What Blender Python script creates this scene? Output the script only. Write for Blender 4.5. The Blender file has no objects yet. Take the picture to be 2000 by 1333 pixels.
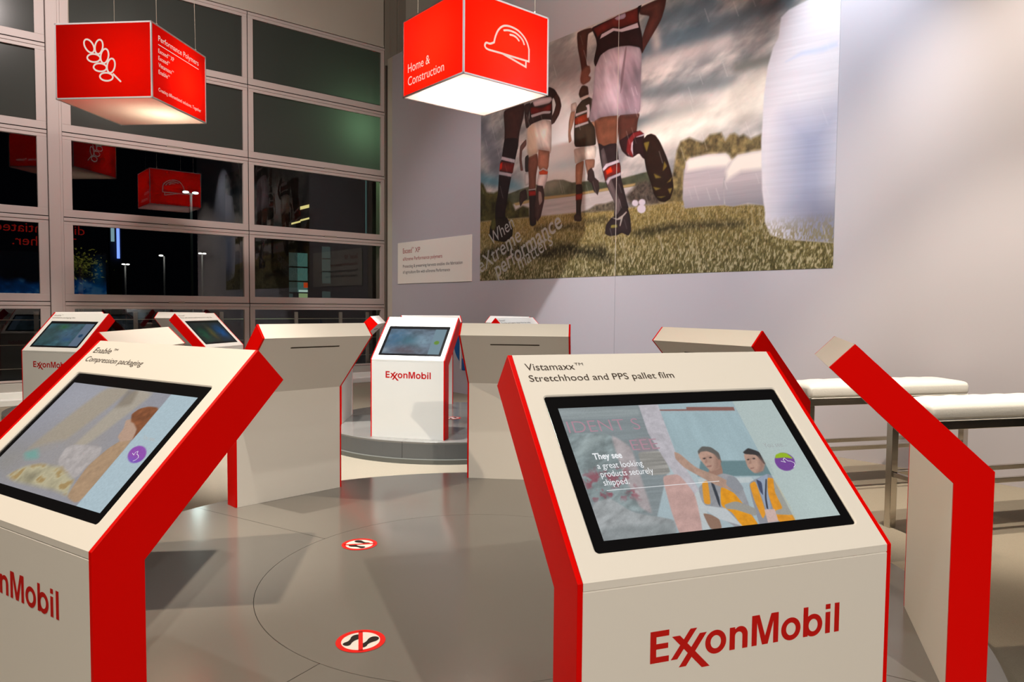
import bpy, bmesh, math, random
import numpy as np
from mathutils import Matrix, Vector
PI = math.pi
sc = bpy.context.scene
COL = sc.collection
random.seed(4)

# ------------------------------------------------------------ camera
CAM_H = 1.3428
PITCH, ROLL = 0.0482, 0.0088
cam_d = bpy.data.cameras.new('camera')
cam_d.sensor_width = 36.0
cam_d.lens = 36.0 * 1392.0 / 2000.0
cam_d.clip_start, cam_d.clip_end = 0.05, 400
cam = bpy.data.objects.new('camera', cam_d)
COL.objects.link(cam)
_f = Vector((0, math.cos(PITCH), -math.sin(PITCH)))
_u = Vector((0, math.sin(PITCH), math.cos(PITCH)))
_x = Vector((1, 0, 0))
_r = _x * math.cos(ROLL) + _u * math.sin(ROLL)
_u2 = _u * math.cos(ROLL) - _x * math.sin(ROLL)
cam.matrix_world = Matrix(((_r.x, _u2.x, -_f.x, 0), (_r.y, _u2.y, -_f.y, 0), (_r.z, _u2.z, -_f.z, CAM_H), (0, 0, 0, 1)))
sc.camera = cam

# ------------------------------------------------------------ world, exposure, lights
wd = bpy.data.worlds.new('night')
sc.world = wd
wd.use_nodes = True
bg = wd.node_tree.nodes['Background']
bg.inputs[0].default_value = (0.5, 0.6, 1.0, 1)
bg.inputs[1].default_value = 0.0008
sc.view_settings.view_transform = 'Standard'
sc.view_settings.look = 'None'
sc.view_settings.exposure = 0.0
sc.view_settings.gamma = 1.0
sc.view_settings.use_curve_mapping = False

WARM = (1.0, 0.86, 0.68)
NEUT = (1.0, 0.96, 0.91)
COOL = (0.86, 0.91, 1.0)

def spot(name, loc, aim, watt, ang=50, col=WARM, blend=0.6, rad=0.06):
    l = bpy.data.lights.new(name, 'SPOT')
    l.energy, l.color, l.spot_size, l.spot_blend, l.shadow_soft_size = watt, col, math.radians(ang), blend, rad
    o = bpy.data.objects.new(name, l)
    o.location = loc
    o.rotation_euler = (Vector(aim) - Vector(loc)).to_track_quat('-Z', 'Y').to_euler()
    COL.objects.link(o)
    return o

# the mural wall runs along DM, the glazed wall along DW; both meet at a right angle
DM = Vector((-0.6413, 0.7673, 0)); DW = Vector((0.7673, 0.6413, 0)); P0 = Vector((3.463, 7.503, 0))
FLOOR = -0.22
def WP(s, t, z):                     # s along the mural wall, t into the wall (room is t < 0)
    v = P0 + DM * s + DW * t
    return Vector((v.x, v.y, z))

spot('spotlight_front', (3.0, -5.75, 6.0), (-0.2, 1.7, 0.4), 2330, 40, (1.0, 0.88, 0.72), 0.7)
spot('spotlight_side', (-4.2, 2.4, 5.8), (-0.6, 3.0, 0.8), 1200, 46, (1.0, 0.80, 0.58))
spot('spotlight_ring_left', (-2.4, 3.6, 6.4), (-2.05, 3.95, 0.0), 1500, 27, (1.0, 0.88, 0.72), 1.0)
spot('spotlight_ring_right', (1.9, 3.2, 6.4), (0.6, 3.2, 0.3), 70, 62, (0.95, 0.9, 0.78))
spot('spotlight_ring_near', (-0.9, 0.3, 6.6), (-0.3, 1.9, 0.7), 240, 44, NEUT)
spot('spotlight_rear_ring', (-1.2, 4.0, 6.4), (-0.9, 7.4, 0.5), 1200, 30, (0.86, 0.96, 1.0))
spot('spotlight_floor', (-1.9, 6.6, 6.4), (-1.75, 7.1, -0.2), 3600, 32, NEUT, 0.8)
spot('spotlight_rear_ring_top', (-0.4, 9.6, 6.5), (-0.7, 8.4, 0.0), 900, 70, NEUT)
spot('spotlight_left_ring', (-3.6, 5.5, 6.4), (-4.9, 9.0, 0.4), 1400, 50, (0.98, 0.90, 0.76))
spot('spotlight_mural', WP(0.0, -1.5, 6.6), WP(-0.1, 0, 4.3), 900, 46, COOL, 1.0)
spot('spotlight_wall_right', WP(-1.8, -2.6, 6.3), WP(-1.9, 0, 1.1), 1250, 66, (1.0, 0.88, 0.74), 0.7)
spot('spotlight_mural_middle', WP(0.6, -5.0, 6.2), WP(2.5, 0, 2.2), 1900, 56, (0.95, 0.93, 0.97), 1.0)
spot('spotlight_bench', (3.0, 3.0, 6.4), (3.8, 5.9, 0.4), 1480, 40, (1.0, 0.89, 0.74))
spot('fill_windows', WP(4.5, -6.5, 7.4), WP(9.7, -5.2, 3.4), 1350, 100, (1.0, 0.88, 0.84), 1.0, 0.2)  # unseen fill, added to brighten the window frames and fascia
spot('fill_hall', (-1.0, -3.0, 8.0), (-0.5, 7.0, 2.0), 170, 100, NEUT, 1.0, 0.3)  # added soft fill for the whole room, no fixture behind it
spot('fill_hall_high', (1.0, 5.5, 7.8), WP(6.0, -0.5, 6.8), 1000, 120, (0.96, 0.87, 0.76), 1.0, 0.3)  # added wide fill for the upper walls, in place of ceiling bounce
spot('spotlight_ring_back', (-0.3, 2.2, 6.6), (-0.1, 5.2, 0.9), 270, 52, (1.0, 0.9, 0.76))
spot('spotlight_mural_left', WP(6.2, -4.2, 6.2), WP(6.3, 0, 2.0), 300, 70, (0.95, 0.94, 1.0), 1.0)

# ------------------------------------------------------------ materials
def mat(name, col, rough=0.5, metal=0.0, spec=0.5, coat=0.0, bump=None, mottle=0.0):
    m = bpy.data.materials.new(name); m.use_nodes = True
    nt = m.node_tree; b = nt.nodes['Principled BSDF']
    b.inputs['Base Color'].default_value = (*col, 1)
    b.inputs['Roughness'].default_value = rough
    b.inputs['Metallic'].default_value = metal
    b.inputs['Specular IOR Level'].default_value = spec
    b.inputs['Coat Weight'].default_value = coat
    tc = nt.nodes.new('ShaderNodeTexCoord')
    nz = nt.nodes.new('ShaderNodeTexNoise'); nz.inputs['Scale'].default_value = (bump or (40, 0))[0]; nz.inputs['Detail'].default_value = 4
    nt.links.new(tc.outputs['Object'], nz.inputs['Vector'])
    if bump:
        bp = nt.nodes.new('ShaderNodeBump'); bp.inputs['Strength'].default_value = bump[1]; bp.inputs['Distance'].default_value = 0.01
        nt.links.new(nz.outputs['Fac'], bp.inputs['Height']); nt.links.new(bp.outputs['Normal'], b.inputs['Normal'])
    if mottle:
        mx = nt.nodes.new('ShaderNodeMix'); mx.data_type = 'RGBA'
        mx.inputs['A'].default_value = (*[c * (1 - mottle) for c in col], 1); mx.inputs['B'].default_value = (*[min(1, c * (1 + mottle)) for c in col], 1)
        nt.links.new(nz.outputs['Fac'], mx.inputs['Factor']); nt.links.new(mx.outputs['Result'], b.inputs['Base Color'])
    else:
        # a faint roughness variation keeps every finish procedural
        mr = nt.nodes.new('ShaderNodeMapRange'); mr.inputs['To Min'].default_value = rough * 0.95; mr.inputs['To Max'].default_value = min(1, rough * 1.05)
        nt.links.new(nz.outputs['Fac'], mr.inputs['Value']); nt.links.new(mr.outputs['Result'], b.inputs['Roughness'])
    return m

def emit(name, col, k):
    m = bpy.data.materials.new(name); m.use_nodes = True
    nt = m.node_tree; b = nt.nodes['Principled BSDF']
    b.inputs['Base Color'].default_value = (0.02, 0.02, 0.02, 1)
    b.inputs['Emission Color'].default_value = (*col, 1)
    b.inputs['Emission Strength'].default_value = k
    return m

def colmat(name, emission=0.0, base=1.0, rough=0.5, spec=0.5):
    m = bpy.data.materials.new(name); m.use_nodes = True
    nt = m.node_tree; b = nt.nodes['Principled BSDF']
    at = nt.nodes.new('ShaderNodeAttribute'); at.attribute_name = 'Col'
    b.inputs['Roughness'].default_value = rough
    b.inputs['Specular IOR Level'].default_value = spec
    if emission:
        b.inputs['Base Color'].default_value = (0.01, 0.01, 0.01, 1)
        nt.links.new(at.outputs['Color'], b.inputs['Emission Color'])
        b.inputs['Emission Strength'].default_value = emission
    else:
        nt.links.new(at.outputs['Color'], b.inputs['Base Color'])
    return m

def glassmat(name, refl, tint=(1, 1, 1)):
    m = bpy.data.materials.new(name); m.use_nodes = True
    nt = m.node_tree; nt.nodes.remove(nt.nodes['Principled BSDF']); out = nt.nodes['Material Output']
    tr = nt.nodes.new('ShaderNodeBsdfTransparent'); tr.inputs[0].default_value = (*tint, 1)
    gl = nt.nodes.new('ShaderNodeBsdfGlossy'); gl.inputs['Roughness'].default_value = 0.0
    lw = nt.nodes.new('ShaderNodeFresnel'); lw.inputs['IOR'].default_value = 1.5
    mu = nt.nodes.new('ShaderNodeMath'); mu.operation = 'MULTIPLY'; mu.inputs[1].default_value = refl; mu.use_clamp = True
    mx = nt.nodes.new('ShaderNodeMixShader')
    nt.links.new(lw.outputs[0], mu.inputs[0]); nt.links.new(mu.outputs[0], mx.inputs[0])
    nt.links.new(tr.outputs[0], mx.inputs[1]); nt.links.new(gl.outputs[0], mx.inputs[2]); nt.links.new(mx.outputs[0], out.inputs[0])
    return m

def translucent(name, col, w=0.8, gloss=0.06, rough=0.25):
    m = bpy.data.materials.new(name); m.use_nodes = True
    nt = m.node_tree; nt.nodes.remove(nt.nodes['Principled BSDF']); out = nt.nodes['Material Output']
    a = nt.nodes.new('ShaderNodeBsdfTranslucent'); a.inputs[0].default_value = (*col, 1)
    d = nt.nodes.new('ShaderNodeBsdfDiffuse'); d.inputs[0].default_value = (*col, 1)
    g = nt.nodes.new('ShaderNodeBsdfGlossy'); g.inputs['Roughness'].default_value = rough
    m1 = nt.nodes.new('ShaderNodeMixShader'); m1.inputs[0].default_value = w
    m2 = nt.nodes.new('ShaderNodeMixShader'); m2.inputs[0].default_value = gloss
    nt.links.new(d.outputs[0], m1.inputs[1]); nt.links.new(a.outputs[0], m1.inputs[2])
    nt.links.new(m1.outputs[0], m2.inputs[1]); nt.links.new(g.outputs[0], m2.inputs[2]); nt.links.new(m2.outputs[0], out.inputs[0])
    return m

M = {}
M['white'] = mat('white_laminate', (0.80, 0.78, 0.74), 0.38)
M['red'] = mat('red_lacquer', (0.74, 0.0012, 0.0), 0.36, spec=0.12)
M['logo_red'] = mat('red_vinyl', (0.55, 0.004, 0.002), 0.4)
M['ink'] = mat('dark_lettering', (0.045, 0.03, 0.02), 0.6)
M['ink_grey'] = mat('grey_lettering', (0.55, 0.54, 0.53), 0.6)
M['black'] = mat('black_bezel_glass', (0.006, 0.006, 0.007), 0.12)
M['groove'] = mat('dark_groove', (0.02, 0.017, 0.014), 0.8)
M['slot'] = mat('slot_dark', (0.03, 0.018, 0.008), 0.7)
M['deck'] = mat('grey_platform_laminate', (0.205, 0.195, 0.18), 0.15, spec=0.5)
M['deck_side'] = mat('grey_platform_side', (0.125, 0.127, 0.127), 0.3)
M['kick'] = mat('olive_grey_kickplate', (0.13, 0.13, 0.115), 0.3)
M['carpet'] = mat('beige_grey_carpet', (0.30, 0.26, 0.20), 0.95, spec=0.1, bump=(180, 0.5), mottle=0.12)
M['plaster'] = mat('pale_lilac_wall_paint', (0.49, 0.465, 0.495), 0.7, spec=0.2)
M['fascia'] = mat('beige_wall_paint', (0.44, 0.39, 0.33), 0.7, spec=0.2)
M['alu'] = mat('painted_window_metal', (0.47, 0.39, 0.36), 0.45)
M['steel_dark'] = mat('painted_column_metal', (0.24, 0.20, 0.16), 0.5)
M['trim'] = mat('pale_trim_metal', (0.55, 0.50, 0.42), 0.4)
M['sill'] = mat('grey_sill', (0.42, 0.40, 0.36), 0.5)
M['ledge'] = mat('white_ledge', (0.78, 0.78, 0.74), 0.4)
M['glass'] = glassmat('window_glass', 1.9)
M['frost'] = translucent('frosted_grey_glass', (0.072, 0.077, 0.068), 0.45, 0.018, 0.2)
M['chrome'] = mat('brushed_steel', (0.62, 0.57, 0.50), 0.22, 1.0)
M['leather'] = mat('white_leather', (0.82, 0.80, 0.74), 0.42, bump=(90, 0.12))
M['lamp_red'] = translucent('red_backlit_acrylic', (0.85, 0.006, 0.001), 0.9, 0.03)
M['lamp_white'] = translucent('white_backlit_acrylic', (0.9, 0.86, 0.80), 0.9, 0.03)
M['lamp_text'] = emit('backlit_white_lettering', (1.0, 0.80, 0.68), 0.75)
M['lamp_edge'] = mat('lamp_edge_aluminium', (0.62, 0.60, 0.58), 0.4, 0.3)
M['wire'] = mat('steel_wire', (0.55, 0.48, 0.38), 0.35, 0.8)
M['dark'] = mat('dark_ceiling', (0.015, 0.014, 0.013), 0.9)
M['sign'] = mat('pale_sign_board', (0.92, 0.87, 0.78), 0.6)
M['red_ink'] = mat('red_lettering', (0.42, 0.02, 0.02), 0.6)
M['grey_ink'] = mat('charcoal_lettering', (0.07, 0.065, 0.07), 0.6)
M['blue'] = mat('blue_print', (0.0, 0.10, 0.34), 0.5)
M['decal_red'] = mat('red_floor_sticker', (0.9, 0.012, 0.006), 0.35)
M['decal_white'] = mat('white_floor_sticker', (0.95, 0.93, 0.90), 0.35)
M['decal_black'] = mat('black_floor_sticker', (0.012, 0.01, 0.008), 0.35)
M['red_paint'] = mat('dark_red_paint', (0.35, 0.004, 0.003), 0.6)
M['asphalt'] = mat('night_pavement', (0.02, 0.02, 0.02), 0.9)
M['facade'] = mat('dark_brick_facade', (0.055, 0.03, 0.025), 0.9, mottle=0.2)

# ------------------------------------------------------------ mesh helpers
def mesh_obj(name, me, m=None, parent=None):
    o = bpy.data.objects.new(name, me); COL.objects.link(o)
    if m is not None:
        me.materials.clear(); me.materials.append(m)
    if parent is not None: o.parent = parent
    return o
def bm_obj(name, bm, m, parent=None, smooth=False):
    bmesh.ops.recalc_face_normals(bm, faces=bm.faces)
    me = bpy.data.meshes.new(name); bm.to_mesh(me); bm.free()
    if smooth:
        for p in me.polygons: p.use_smooth = True
    return mesh_obj(name, me, m, parent)
def thing(name, label, cat, loc=(0, 0, 0), rz=0.0, group=None):
    o = bpy.data.objects.new(name, None); COL.objects.link(o)
    o.location = loc; o.rotation_euler = (0, 0, rz); o.empty_display_size = 0.1
    return tag(o, label, cat, group)
def tag(o, label, cat, group=None):
    o['label'] = label; o['category'] = cat
    if group: o['group'] = group
    return o
def struct(o):
    o['kind'] = 'structure'; return o
def basis(o, x, y):
    x = Vector(x).normalized(); y = Vector(y).normalized(); n = x.cross(y); o = Vector(o)
    return Matrix(((x.x, y.x, n.x, o.x), (x.y, y.y, n.y, o.y), (x.z, y.z, n.z, o.z), (0, 0, 0, 1)))
def add_box(bm, lo, hi, mtx=None, bevel=0.0):
    vs = []
    for z in (lo[2], hi[2]):
        for y in (lo[1], hi[1]):
            for x in (lo[0], hi[0]):
                v = Vector((x, y, z)); vs.append(bm.verts.new(mtx @ v if mtx else v))
    fs = [(0, 2, 3, 1), (4, 5, 7, 6), (0, 1, 5, 4), (2, 6, 7, 3), (0, 4, 6, 2), (1, 3, 7, 5)]
    nf = [bm.faces.new([vs[i] for i in f]) for f in fs]
    if bevel:
        es = list({e for f in nf for e in f.edges})
        bmesh.ops.bevel(bm, geom=es, offset=bevel, segments=2, affect='EDGES', profile=0.5)
def add_prism(bm, pts, x0, x1, axis='x', mtx=None):
    """closed polygon pts extruded; axis x: pts are (y,z), axis z: pts are (x,y)"""
    def P(a, k):
        v = Vector((k, a[0], a[1])) if axis == 'x' else Vector((a[0], a[1], k))
        return mtx @ v if mtx else v
    A = [bm.verts.new(P(p, x0)) for p in pts]; B = [bm.verts.new(P(p, x1)) for p in pts]
    n = len(pts)
    bm.faces.new(A); bm.faces.new(B[::-1])
    for i in range(n):
        bm.faces.new((A[i], A[(i + 1) % n], B[(i + 1) % n], B[i]))
def add_tube(bm, p, q, r, n=8):
    p, q = Vector(p), Vector(q); d = (q - p).normalized()
    a = d.cross(Vector((0, 0, 1)) if abs(d.z) < 0.9 else Vector((1, 0, 0))).normalized(); b = d.cross(a)
    A, B = [], []
    for i in range(n):
        w = a * math.cos(2 * PI * i / n) * r + b * math.sin(2 * PI * i / n) * r
        A.append(bm.verts.new(p + w)); B.append(bm.verts.new(q + w))
    for i in range(n):
        bm.faces.new((A[i], A[(i + 1) % n], B[(i + 1) % n], B[i]))
    bm.faces.new(A[::-1]); bm.faces.new(B)
def ring_pts(cx, cy, rx, ry, n=40, a0=0.0, tilt=0.0):
    o = []
    for i in range(n):
        a = a0 + 2 * PI * i / n; x, y = rx * math.cos(a), ry * math.sin(a)
        o.append((cx + x * math.cos(tilt) - y * math.sin(tilt), cy + x * math.sin(tilt) + y * math.cos(tilt)))
    return o

def flat_mesh(loops, thick=0.0):
    """2D outlines (even-odd filled) as a thin flat plate in the XY plane"""
    cu = bpy.data.curves.new('outline', 'CURVE'); cu.dimensions = '2D'; cu.fill_mode = 'BOTH'; cu.extrude = thick
    for lp in loops:
        s = cu.splines.new('POLY'); s.points.add(len(lp) - 1); s.use_cyclic_u = True
        for i, p in enumerate(lp): s.points[i].co = (p[0], p[1], 0, 1)
    return _eval(cu)
def _eval(cu):
    o = bpy.data.objects.new('tmp', cu); COL.objects.link(o)
    dg = bpy.context.evaluated_depsgraph_get()
    me = bpy.data.meshes.new_from_object(o.evaluated_get(dg))
    bpy.data.objects.remove(o); bpy.data.curves.remove(cu)
    return me
def stroke_mesh(lines, w):
    """polylines drawn as ribbons of width w with round ends"""
    bm = bmesh.new()
    for pts, closed in lines:
        P = [Vector((p[0], p[1], 0)) for p in pts]; n = len(P)
        L, R = [], []
        for i in range(n):
            a = P[(i - 1) % n] if (closed or i > 0) else P[i]; b = P[(i + 1) % n] if (closed or i < n - 1) else P[i]
            d1 = (P[i] - a); d2 = (b - P[i])
            d1 = d1.normalized() if d1.length > 1e-9 else d2.normalized()
            d2 = d2.normalized() if d2.length > 1e-9 else d1
            t = (d1 + d2)
            t = t.normalized() if t.length > 1e-6 else d1
            nn = Vector((-t.y, t.x, 0)); k = min(2.0, 1 / max(0.3, nn.dot(Vector((-d1.y, d1.x, 0)))))
            L.append(bm.verts.new(P[i] + nn * w / 2 * k)); R.append(bm.verts.new(P[i] - nn * w / 2 * k))
        for i in range(n if closed else n - 1):
            j = (i + 1) % n
            bm.faces.new((R[i], R[j], L[j], L[i]))
        if not closed:
            for e in (P[0], P[-1]):
                bm.faces.new([bm.verts.new((e.x + w / 2 * math.cos(2 * PI * k / 12), e.y + w / 2 * math.sin(2 * PI * k / 12), 1e-5)) for k in range(12)])
    me = bpy.data.meshes.new('stroke'); bm.to_mesh(me); bm.free()
    return me
def smooth_line(pts, k=5, closed=False):
    P = np.array(pts, float); n = len(P); o = []
    rng = range(n) if closed else range(n - 1)
    for i in rng:
        g = lambda j: P[j % n] if closed else P[min(max(j, 0), n - 1)]
        a, b, c, d = g(i - 1), g(i), g(i + 1), g(i + 2)
        for t in np.linspace(0, 1, k, endpoint=False):
            o.append(tuple(0.5 * ((2 * b) + (c - a) * t + (2 * a - 5 * b + 4 * c - d) * t * t + (3 * b - a - 3 * c + d) * t ** 3)))
    if not closed: o.append(tuple(P[-1]))
    return o
def text_raw(body, bold=0.0):
    cu = bpy.data.curves.new('text', 'FONT'); cu.body = body; cu.size = 1.0; cu.offset = bold; cu.resolution_u = 4
    cu.fill_mode = 'BOTH'
    return _eval(cu)
_ref = text_raw('H'); CAPH = max(v.co.y for v in _ref.vertices) - min(v.co.y for v in _ref.vertices)
def text_mesh(body, x0, x1, y, cap, bold=0.0):
    """lettering from x0 to x1 on baseline y with capital height cap"""
    me = text_raw(body, bold)
    a = min(v.co.x for v in me.vertices); b = max(v.co.x for v in me.vertices)
    sx, sy = (x1 - x0) / (b - a), cap / CAPH
    for v in me.vertices: v.co = ((v.co.x - a) * sx + x0, v.co.y * sy + y, 0)
    return me
def join_mesh(name, mes):
    bm = bmesh.new()
    for me in mes: bm.from_mesh(me)
    out = bpy.data.meshes.new(name); bm.to_mesh(out); bm.free()
    for me in mes: bpy.data.meshes.remove(me)
    return out

# ------------------------------------------------------------ painted prints (numpy): pictures on flat prints and screens
_rng = np.random.RandomState(7)
_LAT = _rng.rand(256, 256)
def vnoise(x, y):
    xi = np.floor(x).astype(int); yi = np.floor(y).astype(int); fx = x - xi; fy = y - yi
    fx = fx * fx * (3 - 2 * fx); fy = fy * fy * (3 - 2 * fy)
    g = lambda i, j: _LAT[(xi + i) % 256, (yi + j) % 256]
    return (g(0, 0) * (1 - fx) + g(1, 0) * fx) * (1 - fy) + (g(0, 1) * (1 - fx) + g(1, 1) * fx) * fy
def fbm(x, y, n=4):
    s = 0; a = 0.5
    for k in range(n):
        s = s + a * vnoise(x * 2 ** k + 17.3 * k, y * 2 ** k + 5.1 * k); a *= 0.5
    return s / (1 - 0.5 ** n)
def rgb(*c): return np.array(c, float) / 255
def chaikin(p, n=2):
    for _ in range(n):
        q = np.roll(p, -1, 0); k = 0.13 if _ == 0 else 0.22; p = np.stack([p * (1 - k) + q * k, p * k + q * (1 - k)], 1).reshape(-1, 2)
    return p
class Print:
    """a picture sampled at the nodes us x vs; colours in sRGB 0..1"""
    def __init__(s, us, vs, aspect):
        s.us, s.vs, s.asp = us, vs, aspect
        s.U, s.V = np.meshgrid(us, vs); s.a = np.zeros((*s.U.shape, 3))
    def mix(s, mask, col): s.a += mask[..., None] * (col - s.a)
    def mask(s, pts, soft, round_=0):
        p = np.array(pts, float).reshape(-1, 2) / 1000
        if round_: p = chaikin(p, round_)
        m = np.zeros(s.U.shape); e = soft * 2 / s.asp
        i0, i1 = np.searchsorted(s.us, [p[:, 0].min() - e, p[:, 0].max() + e]); j0, j1 = np.searchsorted(s.vs, [p[:, 1].min() - 2 * soft, p[:, 1].max() + 2 * soft])
        if i1 <= i0 or j1 <= j0: return m
        x = s.U[j0:j1, i0:i1] * s.asp; y = s.V[j0:j1, i0:i1]
        ins = np.zeros(x.shape, bool); d = np.full(x.shape, 9.0); n = len(p); X = p[:, 0] * s.asp; Y = p[:, 1]
        for k in range(n):
            x0, y0, x1, y1 = X[k], Y[k], X[(k + 1) % n], Y[(k + 1) % n]
            if y0 != y1: ins ^= ((y0 > y) != (y1 > y)) & (x < (x1 - x0) * (y - y0) / (y1 - y0) + x0)
            l2 = (x1 - x0) ** 2 + (y1 - y0) ** 2 + 1e-12
            t = np.clip(((x - x0) * (x1 - x0) + (y - y0) * (y1 - y0)) / l2, 0, 1)
            d = np.minimum(d, np.hypot(x - x0 - t * (x1 - x0), y - y0 - t * (y1 - y0)))
        m[j0:j1, i0:i1] = np.clip(0.5 + np.where(ins, d, -d) / soft, 0, 1)
        s.dist = np.zeros(s.U.shape); s.dist[j0:j1, i0:i1] = np.where(ins, d, 0)
        return m
    def poly(s, pts, col, soft=0.004, k=1.0, tex=None, rnd=0.0, round_=0):
        m = s.mask(pts, soft, round_) * k
        f = np.ones(s.U.shape) if tex is None else tex
        if rnd: f = f * (0.72 + 0.40 * np.sqrt(np.clip(s.dist / rnd, 0, 1)))
        c = np.clip(col * f[..., None], 0, 1)
        s.mix(m, c)
        return m
    def blob(s, u, v, ru, rv, col, k=1.0):
        s.mix(k * np.exp(-((s.U - u) / ru) ** 2 - ((s.V - v) / rv) ** 2), col)
    def band(s, u0, v0, u1, v1, w, col, k, tex):
        x, y = s.U * s.asp, s.V; x0, x1 = u0 * s.asp, u1 * s.asp
        t = np.clip(((x - x0) * (x1 - x0) + (y - v0) * (v1 - v0)) / ((x1 - x0) ** 2 + (v1 - v0) ** 2), 0, 1)
        d = np.hypot(x - x0 - t * (x1 - x0), y - v0 - t * (v1 - v0))
        s.mix(np.clip(k * np.exp(-(d / w * (0.55 + 0.9 * tex)) ** 2) * 1.15, 0, 1), col)
    def linear(s, gain=1.0):
        a = np.clip(s.a, 0, 1)
        return np.minimum(0.95, gain * np.where(a <= 0.04045, a / 12.92, ((a + 0.055) / 1.055) ** 2.4)) if gain != 1 else np.where(a <= 0.04045, a / 12.92, ((a + 0.055) / 1.055) ** 2.4)
def print_mesh(name, pr, mtx, w, h, gain=1.0):
    """the picture as a flat sheet of w x h metres, one mesh node per sample"""
    nu, nv = len(pr.us), len(pr.vs)
    co = np.zeros((nv, nu, 3)); co[..., 0] = pr.U * w; co[..., 1] = pr.V * h
    R = np.array(mtx)[:3, :3]; T = np.array(mtx)[:3, 3]
    co = co.reshape(-1, 3) @ R.T + T
    i = np.arange(nv - 1)[:, None] * nu + np.arange(nu - 1)[None]
    quads = np.stack([i, i + 1, i + nu + 1, i + nu], -1).reshape(-1)
    me = bpy.data.meshes.new(name); nf = (nu - 1) * (nv - 1)
    me.vertices.add(nu * nv); me.vertices.foreach_set('co', co.reshape(-1))
    me.loops.add(nf * 4); me.loops.foreach_set('vertex_index', quads.astype(np.int32))
    me.polygons.add(nf); me.polygons.foreach_set('loop_start', (np.arange(nf) * 4).astype(np.int32))
    me.update(calc_edges=True)
    at = me.color_attributes.new('Col', 'FLOAT_COLOR', 'POINT')
    c = np.ones((nu * nv, 4), np.float32); c[:, :3] = pr.linear(gain).reshape(-1, 3)
    at.data.foreach_set('color', c.reshape(-1))
    return me

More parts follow.
